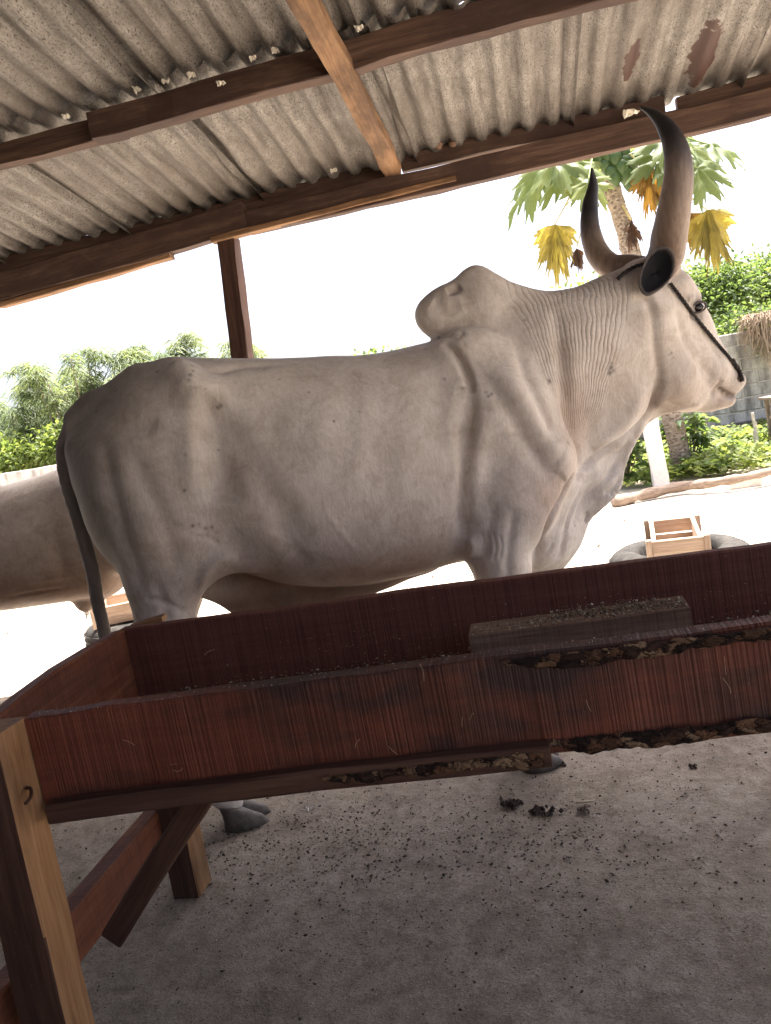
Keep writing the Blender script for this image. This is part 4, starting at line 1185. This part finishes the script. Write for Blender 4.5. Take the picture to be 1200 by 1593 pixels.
# ------------------------------------------------------------------ second bull, facing away to the left behind the first
V, Q, hd2 = build_bull_surface(second=True)
N = vnormals(V, Q)
if np.sum(N * (V - V.mean(0))) < 0: Q = Q[:, ::-1]; N = -N
for (x, z, sx, sz, dp) in [(-.42, 1.30, .05, .10, -.02), (-.28, .95, .05, .2, -.015), (-.45, 1.38, .03, .04, .012), (.0, 1.1, .03, .2, .006), (.12, 1.1, .03, .2, .006), (-.2, .80, .10, .02, .008), (-.1, .73, .12, .012, -.008)]:
    V += N * (dp * np.exp(-((V[:, 0] - x) / sx) ** 2 - ((V[:, 2] - z) / sz) ** 2) * (V[:, 1] > -.05))[:, None]
N = vnormals(V, Q)
M2 = Matrix.Translation((-2.74, 3.72, 0)) @ Matrix.Rotation(math.pi + math.radians(4), 4, 'Z') @ Matrix.Diagonal((1.0, .835, .835, 1))
bull2 = empty('zebu_bull', (-2.74, 3.72, 0), 'smaller brownish grey bull partly seen at the left edge behind the large bull', 'bull', 'humped bulls in the shed')
b2 = mesh_data('body', V, Q, HIDE, True); bull_attrs(b2, V, N, False); place(b2, 'body', M2, bull2)
for x, y in ((-.535, -.185), (-.570, .185), (.715, -.18), (.775, .18)): hoof((x, y, .0), 0, bull2, M2)
for ch in [c for c in bull.children if c.name.split('.')[0] in ('horn', 'ear', 'ear_root', 'eye')]:
    o = ch.copy(); col.objects.link(o); o.parent = None; o.matrix_parent_inverse = Matrix.Identity(4); o.matrix_basis = M2; adopt(o, bull2)
hair('sheath_hair', (-.22, 0, .535), 46, .11, .012, bull2, M2, 8, rad=.0009)

# ------------------------------------------------------------------ the yard beyond the eave
M_BLOCK = None
def block_mat():
    m = NT('weathered_cement_block', .95, .15)
    p = m.pos(); n = m.noise(p, 3.2, 6, .7); b = m.noise(p, 18, 6, .75); s = m.noise(m.pos((6, 6, 1.2)), 1, 5, .65)
    r = m.rand()
    c = m.ramp(m.math('ADD', m.math('MULTIPLY', n, .6), m.math('MULTIPLY', b, .4)), [(.32, (.34, .31, .28)), (.5, (.56, .525, .48)), (.66, (.68, .64, .59))])
    c = m.mix(m.math('MULTIPLY', r, .35), c, m.mix(1.0, c, (.55, .53, .50), 'MULTIPLY'))
    c = m.mix(m.ramp(s, [(.46, 0.0), (.66, .8)]), c, (.13, .118, .108))
    return m.done(c, m.bump(b, .8, .02))
M_BLOCK = block_mat()
M_MORTAR = plain('grey_mortar', (.50, .465, .42), .95, .25, 14)


def block_wall(name, x0, x1, y, h, label, seed, bw=.46, bh=.22, from_row=0):
    r = np.random.default_rng(seed); w = empty(name, ((x0 + x1) / 2, y, 0), label, 'wall')
    V, F = boxVF(((x0 + x1) / 2, y, h / 2 - .02), (x1 - x0 - .02, .12, h - .03)); obj('mortar_core', V, F, M_MORTAR, w)
    datas = []
    for k in range(5):
        bm = bmesh.new(); bmesh.ops.create_cube(bm, size=1)
        for v in bm.verts: v.co = Vector((v.co.x * (bw - .014), v.co.y * .15, v.co.z * (bh - .014))) + Vector(r.normal(0, .004, 3))
        bmesh.ops.bevel(bm, geom=bm.edges[:], offset=.012, segments=1, affect='EDGES')
        me = bpy.data.meshes.new('block'); bm.to_mesh(me); bm.free(); me.materials.append(M_BLOCK); datas.append(me)
    rows = int(h / bh)
    for j in range(from_row, rows):
        x = x0 + (bw / 2 if j % 2 else 0)
        while x + bw * .4 < x1:
            place(datas[r.integers(5)], 'block', Matrix.Translation((x + bw / 2, y + r.normal(0, .005), (j + .5) * bh)), w); x += bw
    return w


wr_ = block_wall('block_wall', .2, 6.1, 12.8, 1.60, 'weathered grey cement block wall behind the weeds beside the bull head', 3, bh=.20)
wl_ = block_wall('block_wall', -14.6, -5.4, 12.8, 1.36, 'low pale cement block wall below the feathery trees behind the second bull', 4, bh=.226, from_row=2)
timber('base_band', (.3, 12.62, .17), (6, 12.62, .17), .10, .16, plain('dark_base_concrete', (.12, .105, .09), .9, .3), wr_, seed=90)  # plain dark strip along the foot of the wall


# leaf cards gathered into real crowns ------------------------------------------------
def leaves(C, D, L, W, r, droop=.25):
    """C centres (n,3), D unit directions, L lengths, W widths -> folded leaf of two quads each"""
    n = len(C); up = np.tile([0, 0, 1.0], (n, 1)) + r.normal(0, .5, (n, 3))
    S = np.cross(D, up); S /= np.linalg.norm(S, axis=1)[:, None] + 1e-9; Nn = np.cross(S, D)
    L = np.broadcast_to(L, (n,))[:, None]; W = np.broadcast_to(W, (n,))[:, None]
    b = C; m = C + D * L * .5 + Nn * W * .12; t = C + D * L - np.array([0, 0, 1.0]) * L * droop
    l = C + D * L * .42 - S * W * .5 ; q = C + D * L * .42 + S * W * .5
    V = np.stack([b, l, m, q, t], 1).reshape(-1, 3); i = (np.arange(n) * 5)[:, None]
    F = np.concatenate([i + np.array([[0, 1, 2]]), i + np.array([[0, 2, 3]]), i + np.array([[1, 4, 2]]), i + np.array([[2, 4, 3]])])
    return V, F


def tinted(name, V, F, tint, mat, parent=None):
    o = obj(name, V, F, mat, None, True); attr(o.data, 'tint', tint); return adopt(o, parent)


def bushy(name, c, rad, nclump, nleaf, L, label, cat, mat, seed, group=None, base=0.0, trunk=.07, sq=.75):
    """bush or tree: forked trunk, clumps of small leaves on branch ends"""
    r = np.random.default_rng(seed); c = np.array(c, float); rad = np.array(rad, float)
    root = empty(name, (c[0], c[1], base), label, cat, group)
    tv = []; K = []
    for _ in range(nclump):
        d = r.normal(0, 1, 3); d /= np.linalg.norm(d); d[2] = abs(d[2]) * .9 - .3 * r.random()
        K.append(c + d * rad * r.uniform(.35, 1.0) ** .6)
    b0 = np.array([c[0], c[1], base]); fork = b0 * .55 + c * .45
    tv.append(tube(catmull([b0, b0 * .6 + fork * .4 + r.normal(0, .04, 3), fork], 8), np.linspace(trunk, trunk * .7, 8), 8))
    for k in K[::max(1, nclump // 26)]:
        tv.append(tube(catmull([fork, fork * .5 + k * .5 + r.normal(0, .10, 3), k], 7), np.linspace(trunk * .4, .006, 7), 5))
    V, F = joinVF(tv); obj('trunk', V, F, W_GREY, root, True)
    Cs = []; Ds = []; T = []
    for k in K:
        s = r.uniform(.16, .34) * rad.mean() * sq; m = int(nleaf * r.uniform(.6, 1.4)); q = r.normal(0, 1, (m, 3)) * s * np.array([1, 1, .8]); Cs.append(k + q)
        d = q / (np.linalg.norm(q, axis=1)[:, None] + 1e-6) + r.normal(0, .55, (m, 3)); Ds.append(d / np.linalg.norm(d, axis=1)[:, None])
        T.append(np.clip(r.normal(.45, .16) + r.normal(0, .13, m), 0, 1))
    Cs = np.vstack(Cs); Ds = np.vstack(Ds); T = np.concatenate(T); n = len(Cs)
    ok = Cs[:, 2] > base + .05; Cs, Ds, T = Cs[ok], Ds[ok], T[ok]; n = len(Cs)
    V, F = leaves(Cs, Ds, L * r.uniform(.6, 1.3, n), L * r.uniform(.35, .6, n), r)
    tinted('crown', V, F, np.repeat(T, 5), mat, root); return root


def feathery(name, c, h, nst, label, seed, group=None, spread=1.0, base=0.0, L=.28):
    """tall plant of arching stems with drooping, ribbon-thin leaflets"""
    r = np.random.default_rng(seed); root = empty(name, (c[0], c[1], base), label, 'tree', group)
    tv = []; Cs = []; Ds = []; T = []; Ls = []
    for _ in range(nst):
        a = r.uniform(0, 6.28); s = r.uniform(.15, 1) * spread; top = np.array([c[0] + math.cos(a) * s, c[1] + math.sin(a) * s * .7, h * (r.uniform(.45, 1.0) if r.random() < .85 else r.uniform(.95, 1.10))])
        b = np.array([c[0] + math.cos(a) * s * .25, c[1] + math.sin(a) * .2 * s, base]); over = top + np.array([math.cos(a) * .45, math.sin(a) * .3, -.30 * r.random()])
        P = catmull([b, b * .4 + top * .6, top, over], 26); tv.append(tube(P, np.linspace(.022, .004, 26), 5))
        t0 = np.clip(r.normal(.5, .2), 0, 1)
        for i in range(9, 26):
            for _k in range(16):
                aa = r.uniform(0, 6.28); d = np.array([math.cos(aa), math.sin(aa), r.uniform(-.5, .55)]); Cs.append(P[i] + r.normal(0, .05, 3)); Ds.append(d / np.linalg.norm(d)); T.append(np.clip(t0 + r.normal(0, .15), 0, 1)); Ls.append(L * r.uniform(.6, 1.3))
    V, F = joinVF(tv); obj('stem', V, F, L_BRN and W_GREY, root, True)
    Cs = np.array(Cs); Ds = np.array(Ds); Ls = np.array(Ls)
    V, F = leaves(Cs, Ds, Ls, Ls * .07, r, droop=.5); tinted('crown', V, F, np.repeat(np.array(T), 5), L_FEATH, root); return root


FG = 'feathery trees beyond the low wall'
feathery('feathery_tree', (-9.3, 15.2, 0), 3.25, 46, 'tallest feathery grey green tree left of the large bull rump', 1, FG, 1.0)
feathery('feathery_tree', (-11.4, 15.5, 0), 2.75, 46, 'feathery grey green tree at the left edge of the photo', 2, FG, 1.1)
feathery('feathery_tree', (-7.9, 15.8, 0), 3.2, 38, 'feathery tree whose top shows just over the rump of the large bull', 3, FG, .75)
feathery('feathery_tree', (-7.7, 17.2, 0), 3.42, 30, 'feathery tree top peeping over the hip of the large bull', 4, FG, .55)
feathery('feathery_tree', (-6.75, 17.6, 0), 3.36, 26, 'thin feathery tree top peeping up next to the shed post', 5, FG, .55)
BG = 'leafy shrubs beyond the walls'
bushy('leafy_shrub', (-11.0, 14.2, 1.55), (1.5, .6, .62), 46, 90, .13, 'bright yellow green shrub over the low wall at the left edge', 'shrub', L_WEED, 11, BG)
bushy('leafy_shrub', (-8.9, 14.1, 1.62), (1.1, .55, .62), 40, 90, .13, 'bright yellow green shrub over the low wall beside the large bull rump', 'shrub', L_WEED, 12, BG)
bushy('leafy_shrub', (-2.85, 16.0, 1.95), (.85, .6, .62), 34, 90, .13, 'green shrub top showing just over the back of the large bull behind the hump', 'shrub', L_GREEN, 13, BG)
bushy('leafy_tree', (1.25, 15.2, 2.35), (.95, .6, .72), 44, 85, .15, 'leafy green tree between the hump and far horn of the large bull', 'tree', L_WEED, 14, BG)
bushy('leafy_tree', (3.35, 15.4, 2.15), (1.05, .8, 1.0), 80, 120, .12, 'dense leafy green tree beside the forehead of the large bull', 'tree', L_GREEN, 15, BG)
bushy('leafy_tree', (5.0, 16.2, 2.15), (1.25, .9, .95), 90, 120, .12, 'dense leafy green tree over the wall at the right edge', 'tree', L_GREEN, 16, BG)
bushy('leafy_shrub', (3.9, 14.0, 1.45), (1.5, .5, .55), 60, 110, .10, 'low dark green shrub just over the wall beside the thatch', 'shrub', L_GREEN, 17, BG)

# weeds before the wall
r = np.random.default_rng(21); Cs = []; Ds = []; Ls = []; T = []
for _ in range(1500):
    x, y = r.uniform(.7, 5.2), 8.75 + r.uniform(0, 1) ** .8 * 3.7; hgt = r.uniform(.05, .25) * (1 + .35 * math.sin(x * 4 + y * 2)); t0 = np.clip(r.normal(.55, .2), 0, 1)
    for _k in range(16):
        a = r.uniform(0, 6.28); Cs.append((x + r.normal(0, .06), y + r.normal(0, .06), hgt * r.random() ** .6)); d = np.array([math.cos(a), math.sin(a), r.uniform(-.1, .8)]); Ds.append(d / np.linalg.norm(d)); Ls.append(r.uniform(.06, .15)); T.append(np.clip(t0 + r.normal(0, .15), 0, 1))
Ls = np.array(Ls); V, F = leaves(np.array(Cs), np.array(Ds), Ls, Ls * .45, r); o = tinted('weeds', V, F, np.repeat(T, 5), L_WEED)
tag(o, 'rank yellow green weeds filling the strip before the block wall', 'weeds', kind='stuff')
for k, (x, y, lab) in enumerate([(.95, 9.15, 'tall leafy green plant between the dewlap and the white post'), (1.75, 9.6, 'broad leaved green plant just past the white post')]):
    root = empty('leafy_plant', (x, y, 0), lab, 'plant', 'leafy plants by the white post'); r = np.random.default_rng(30 + k); tv = []; n = 0
    for s in range(9):
        a = r.uniform(0, 6.28); top = np.array([x + math.cos(a) * .25, y + math.sin(a) * .2, r.uniform(.35, .85)]); P = catmull([(x, y, 0), np.array([x, y, 0]) * .4 + top * .6 + (0, 0, .05), top], 10); tv.append(tube(P, np.linspace(.010, .004, 10), 5))
        Cs = []; Ds = []
        for i in range(3, 10):
            for _k in range(3): b = r.uniform(0, 6.28); d = np.array([math.cos(b), math.sin(b), r.uniform(-.1, .6)]); Cs.append(P[i]); Ds.append(d / np.linalg.norm(d))
        L = r.uniform(.14, .26, len(Cs)); V, F = leaves(np.array(Cs), np.array(Ds), L, L * .32, r, .35); tinted('leaf_spray', V, F, np.repeat(np.clip(r.normal(.4, .2, len(Cs)), 0, 1), 5), L_GREEN, root)
    V, F = joinVF(tv); obj('stem', V, F, W_GREY, root, True)

# white post, fallen pole, thatch, plank stand, stakes
M_WHITE = plain('whitewashed_concrete', (.74, .70, .64), .85, .10, 30, .4)
a = atY(1008, 640, 8.7); b = atZ(1030, 757)
o = timber('white_post', (b[0] + .01, 8.68, -.03), (a[0], 8.72, 1.22), .155, .15, M_WHITE, None, up=(0, 1, 0), seed=95, rough=.006)
tag(o, 'whitewashed square post standing at the edge of the weeds below the bull jaw', 'post')
P = [atZ(955, 782, .03), atZ(1010, 768, .05), atZ(1060, 757, .07), atZ(1110, 751, .09), atZ(1160, 742, .11), atZ(1215, 730, .12)]
V, F = tube(catmull(P, 40), np.linspace(.055, .035, 40) * (1 + .12 * np.sin(np.linspace(0, 37, 40))), 10, seed=3, jit=.05); o = obj('fallen_pole', V, F, W_GREY, None, True)
tag(o, 'long crooked bare pole lying along the front of the weeds', 'pole')
c = atZ(1160, 752, .03); V, F = boxVF((c[0], c[1] + .05, .035), (.30, .2, .13)); o = obj('cement_lump', V, F, M_WHITE); md = o.modifiers.new('b', 'BEVEL'); md.width = .03; md.segments = 2
tag(o, 'pale cement block half buried under the fallen pole', 'block')
r = np.random.default_rng(41); parts = []
t0 = atY(1190, 497, 12.7)
for _ in range(520):
    x = t0[0] + r.uniform(-.22, .75); z = t0[2] + r.uniform(-.04, .10); y = 12.62 + r.uniform(-.05, .25)
    L = r.uniform(.25, .75) * (.5 + .5 * min(1, (x - t0[0] + .3) / .4)); p = np.array([x, y, z]); q = np.array([x - .12 * r.random() - .05, y - .16 - .1 * r.random(), z + .0])
    parts.append(tube(catmull([p, q, q + (r.normal(0, .05), -.03, -L * .5), q + (r.normal(0, .08), -.04, -L)], 8), .0045, 3))
for _ in range(60):
    p = np.array([t0[0] + r.uniform(-.45, .6), 12.68 + r.uniform(-.05, .15), t0[2] + r.uniform(-.02, .10)]); parts.append(tube([p, p + (r.uniform(.2, .5), r.normal(0, .03), r.normal(.03, .03))], .006, 3))
V, F = joinVF(parts); o = obj('thatch', V, F, plain('dry_thatch', (.30, .23, .165), .9, .35, 30)); tag(o, 'shaggy dry thatch hanging over the top of the block wall at the right edge', 'thatch')

st = empty('plank_stand', (3.1, 10.2, 0), 'weathered grey plank stand among the weeds at the right edge', 'stand')
for k in range(4): timber('plank', (2.78, 10.0 + k * .13, .675 - .003 * k), (3.7, 10.0 + k * .13, .70), .115, .03, W_GREY, st, seed=100 + k)
timber('rail', (2.80, 10.03, .63), (3.65, 10.03, .655), .035, .06, W_GREY, st, seed=105)
timber('rail', (2.76, 9.98, .45), (3.6, 9.98, .47), .03, .04, W_GREY, st, seed=106)
for x, y in ((2.86, 10.02), (3.55, 10.02), (2.86, 10.4), (3.55, 10.4)): timber('leg', (x + .02, y, -.02), (x, y, .66), .045, .05, W_GREY, st, up=(0, 1, 0), seed=107 + int(x * 9 + y))
M_STAKE = plain('pale_stake', (.52, .46, .38), .85, .2)
for k, (px, py, h, dx) in enumerate([(1050, 705, .33, -.06), (1082, 690, .22, -.04), (1112, 680, .22, -.03), (1172, 690, .42, .05), (1182, 680, .5, -.05), (1180, 700, .40, -.02)]):
    b = atY(px, py, 11.2 if k < 3 else 9.8); o = timber('stake', (b[0] + dx * .3, b[1], -.02), (b[0] + dx, b[1], b[2] + h * .6), .035, .022, M_STAKE, None, up=(0, 1, 0), seed=120 + k, seg=3)
    tag(o, ['slanting pale stake nearest the white post', 'short pale stake second from the white post', 'short pale stake third from the white post', 'thin stake leaning against the plank stand', 'tall thin stake before the plank stand leg', 'thin stake at the foot of the plank stand'][k], 'stake', 'pale stakes among the weeds')

# plank boxes on old tyres
def tyre_mat():
    m = NT('dusty_black_rubber', .85, .2); n = m.noise(m.coord((1, 1, 1)), 14, 5, .7); k = m.noise(m.coord((1, 1, 1)), 60, 4, .7)
    return m.done(m.mix(m.ramp(n, [(.4, .1), (.65, .7)]), (.016, .015, .0145), (.07, .062, .055)), m.bump(k, .6, .006))
M_TYRE = tyre_mat()


def tyre(c, R, h, label, seed):
    root = empty('old_tyre', (c[0], c[1], 0), label, 'tyre', 'old tyres under the feed boxes')
    n = 72; prof = [(.56, .50), (.58, .93), (.66, 1.0), (.84, .99), (.95, .86), (1.0, .66), (1.0, .34), (.95, .14), (.84, .02), (.66, 0), (.58, .07)]
    V = []; F = []; m = len(prof)
    for i in range(n):
        a = 2 * math.pi * i / n; g = 1 if i % 2 else .978
        for j, (pr, pz) in enumerate(prof):
            q = pr * R * (g if 4 <= j <= 7 else 1); V.append((c[0] + math.cos(a) * q, c[1] + math.sin(a) * q, c[2] + pz * h))
    for i in range(n):
        for j in range(m): F.append((i * m + j, ((i + 1) % n) * m + j, ((i + 1) % n) * m + (j + 1) % m, i * m + (j + 1) % m))
    obj('tread', V, F, M_TYRE, root, True)
    for z in (.30, .5, .70):
        P = [(c[0] + math.cos(a) * R * 1.002, c[1] + math.sin(a) * R * 1.002, c[2] + z * h) for a in np.linspace(0, 2 * math.pi, 60)]
        V, F = tube(P, .006, 5, cap=False); obj('tread_rib', V, F, M_TYRE, root, True)
    return root


def feed_box(c, rz, w, d, h, label, seed, slope=0.0):
    root = empty('feed_box', c, label, 'box', 'plank feed boxes in the yard'); M = Matrix.Translation(Vector(c)) @ Matrix.Rotation(rz, 4, 'Z')
    def T(name, a, b, ww, hh, up=(0, 0, 1), s=0):
        return timber(name, M @ Vector(a), M @ Vector(b), ww, hh, W_CRATE, root, up=M.to_3x3() @ Vector(up), seed=seed + s, rough=.0015)
    t = .022; x, y = w / 2, d / 2
    T('side_plank', (-x, -y, h * .70), (x, -y, h * .70), t, h * .58, s=1); T('side_plank', (-x, -y, h * .19), (x, -y, h * .19), t, h * .36, s=2)
    T('side_plank', (-x, y, h * .72), (x, y, h * .72), t, h * .55, s=3); T('side_plank', (-x, y, h * .19), (x, y, h * .19), t, h * .36, s=4)
    for s, xx in ((5, -x + .012), (6, x - .012)): T('end_plank', (xx, -y + .012, h * .5), (xx, y - .012, h * .5), t, h * .96, s=s)
    for k, (xx, yy) in enumerate(((-x - .016, -y - .005), (x + .016, -y - .005), (-x - .016, y), (x + .016, y))): T('corner_post', (xx, yy, -.005), (xx, yy, h * 1.03), .03, .035, (0, 1, 0), 7 + k)
    for k in range(4): T('floor_plank', (-x + .02, -y + d * (k + .5) / 4, .02), (x - .02, -y + d * (k + .5) / 4, .02), d / 4 - .008, .018, s=12 + k)
    return root


tyre((.73, 4.70, -.01), .40, .19, 'dusty old tyre lying flat under the feed box beyond the trough', 1)
feed_box((.685, 4.47, .185), math.radians(-7), .255, .60, .15, 'pinkish plank feed box standing on a tyre right of the bull dewlap', 300)
tyre((-2.80, 4.70, -.01), .35, .17, 'dark old tyre under the feed box behind the bull tail', 2)
feed_box((-2.84, 4.72, .165), math.radians(24), .40, .42, .13, 'pinkish plank feed box on a tyre seen behind the bull tail', 330)

# ------------------------------------------------------------------ papaya tree
PY = 9.5
def trunk_mat():
    m = NT('scarred_papaya_trunk', .9, .15); p = m.coord((1, 1, 1)); v = m.voro(m.coord((1, 1, 2.0)), 16); n = m.noise(p, 22, 5, .7)
    c = m.ramp(n, [(.3, (.17, .13, .10)), (.55, (.33, .27, .215)), (.75, (.46, .40, .33))]); c = m.mix(m.ramp(v, [(.22, .75), (.42, 0.0)]), c, (.11, .08, .06))
    return m.done(c, m.bump(v, .6, .02))
pap = empty('papaya_tree', (1.62, PY, 0), 'papaya tree with clustered green fruit and dying yellow leaves behind the horns', 'tree')
top = atY(948, 255, PY)
P = catmull([(1.64, PY, -.03), (1.52, PY, 1.3), atY(975, 365, PY), atY(955, 300, PY), top, top + (0, 0, .45)], 40)
V, F = tube(P, np.linspace(.12, .075, 40) * (1 + .05 * np.sin(np.arange(40) * 1.9)), 14, seed=2, jit=.03); obj('trunk', V, F, trunk_mat(), pap, True)
crown = top + np.array([0, 0, .30])
M_FRUIT = plain('green_papaya_skin', (.055, .095, .03), .4, .25, 6, .05)
r = np.random.default_rng(51)
for k, (px, py) in enumerate([(943, 250), (958, 238), (972, 232), (952, 262), (968, 252), (983, 246), (960, 225), (975, 266), (945, 234), (985, 262), (932, 240), (990, 235), (972, 245), (958, 270), (980, 278)]):
    c = atY(px, py + 8, PY - .30 + .10 * r.random() - (.05 if k < 6 else 0)); s = r.uniform(.062, .085)
    V, F = ballVF(c, s, 14, 10, (1, 1, 1.22)); V = np.array(V); V[:, :2] = c[:2] + (V[:, :2] - c[:2]) * (1 - .18 * np.clip((c[2] - V[:, 2]) / s, -1, 1))[:, None] * 1.0
    obj('fruit', V, F, M_FRUIT, pap, True)


def papaya_leaf(base, tip, size, mat, seed, droop=.35, wilt=0.0, face=None, name='leaf', petiole=True):
    """palmate leaf: deeply lobed and toothed disc, arched and pleated, on a long stalk; wilt folds it into a hanging rag"""
    r = np.random.default_rng(seed); base = np.array(base, float); tip = np.array(tip, float)
    out = tip - base; out[2] = 0 if np.linalg.norm(out[:2]) > .05 else out[2]; out /= np.linalg.norm(out) + 1e-9
    fwd = out * (1 - wilt * .95) + np.array([0, 0, -1.0]) * (droop + wilt * 1.5); fwd /= np.linalg.norm(fwd)
    nrm = np.array(face, float) if face is not None else np.array([0, 0, 1.0]) + r.normal(0, .2, 3); nrm -= fwd * (nrm @ fwd); nrm /= np.linalg.norm(nrm); side = np.cross(nrm, fwd)
    na = 150; rings = (.12, .28, .45, .62, .80, 1.0); t0 = r.uniform(.25, .75); ph = r.uniform(0, 6.28)
    th = np.linspace(-2.75, 2.75, na); k = th / .80; tx = th * (1 - .50 * wilt); d = np.abs(k - np.round(k)) * 2            # 0 on a lobe's midrib, 1 between lobes
    lob = np.clip(1 - d, 0, 1); ln = np.array([r.uniform(.88, 1.1) for _ in range(9)])[(np.round(k) + 4).astype(int)]
    R = (.42 + (.58 * lob ** .62) * (1 - .30 * np.abs(th) / 2.75)) * ln
    R *= 1 + .16 * np.sin(th * 31 + ph) * lob ** .5 + .05 * r.normal(0, 1, na)
    R = R * (1 - wilt * .55) + wilt * .55 * .85 * (1 + .10 * np.sin(th * 23 + ph) + .07 * r.normal(0, 1, na))
    V = [tip]; T = [t0]; F = []
    for q in rings:
        for a in range(na):
            # toward the midrib inside the lobe so that teeth do not shear the blade
            u = R[a] * q; x = math.cos(tx[a]) * u; y = math.sin(tx[a]) * u
            z = -.36 * u * u + .07 * math.cos(2 * math.pi * k[a]) * u + .03 * math.sin(11 * u + 5 * th[a] + ph)
            if wilt:
                y *= 1 - .48 * wilt; x = x * (1 + .30 * wilt) + wilt * .22 * u
                z = z * (1 - .6 * wilt) + wilt * (.26 * math.sin(th[a] * 3.3 + ph) * u + .10 * math.sin(9 * y + 4 * x + ph) + .06 * math.sin(17 * x - 7 * y))
            V.append(tip + size * (fwd * x + side * y + nrm * z)); T.append(float(np.clip(t0 + .25 * (q - .5) * wilt + r.normal(0, .05) + .12 * math.cos(2 * math.pi * k[a]), 0, 1)))
    for a in range(na - 1):
        F.append((0, 1 + a, 2 + a))
        for i in range(len(rings) - 1): b = 1 + i * na + a; F.append((b, b + na, b + na + 1, b + 1))
    o = obj(name, V, F, mat, None, True); attr(o.data, 'tint', T); adopt(o, pap)
    if petiole:
        mid = base * .5 + tip * .5 + np.array([0, 0, .10 * np.linalg.norm(tip - base)]) * (1 - wilt); V, F = tube(catmull([base, mid, tip], 12), np.linspace(.014, .008, 12), 6); s = obj('leaf_stalk', V, F, M_STALK_Y if wilt > .4 else M_STALK_G, None, True); adopt(s, o)
    return o


M_STALK_G = plain('green_stalk', (.20, .27, .09), .6, .2); M_STALK_Y = plain('yellow_stalk', (.42, .36, .16), .7, .2)
TOC = (-.15, -1, .35)
for k, (px, py, dy, sz, mat, dr, wi) in enumerate([
        (890, 258, -.3, .52, L_PAP, .55, 0), (838, 268, .1, .60, L_PAP, .6, 0), (862, 250, -.5, .46, L_PAP, .75, 0), (905, 240, .5, .5, L_PAP, .5, 0), (915, 285, -.7, .34, L_PAP, .9, .15),
        (1032, 240, -.5, .46, L_PAP, .8, 0), (1070, 228, .0, .56, L_PAP, .6, 0), (1105, 225, .3, .50, L_PAP, .30, 0), (1085, 262, -.4, .46, L_PAP, .95, .1), (1055, 205, .5, .5, L_PAP, .3, 0), (1035, 218, -.6, .42, L_PAP, .9, 0), (970, 205, .6, .5, L_PAP, .2, 0), (925, 220, .5, .46, L_PAP, .8, 0), (1030, 300, .1, .32, L_PAP, 1.0, .2), (938, 290, .35, .30, L_PAP, 1.1, .2)]):
    tip = atY(px, py, PY + dy); papaya_leaf(crown + r.normal(0, .04, 3), tip, sz, mat, 60 + k, dr, wi, face=(.1 * r.normal(), -.55, .9))
for k, (px, py, dy, sz, mat) in enumerate([(864, 348, -.2, .50, L_YEL), (1100, 326, -.1, .52, L_YEL), (1007, 262, -.5, .40, L_ORA), (1075, 330, .1, .36, L_ORA)]):
    tip = atY(px, py, PY + dy); papaya_leaf(crown, tip, sz, mat, 90 + k, .6, .85, face=(0, -1, .15))
for k, (px, py, dy, sz) in enumerate([(898, 385, -.1, .20), (982, 342, -.15, .24), (976, 350, .1, .26)]):
    tip = atY(px, py, PY + dy); papaya_leaf(crown if k == 0 else P[24], tip, sz, L_BRN, 100 + k, .8, 1.0, face=(.3, -1, .0))
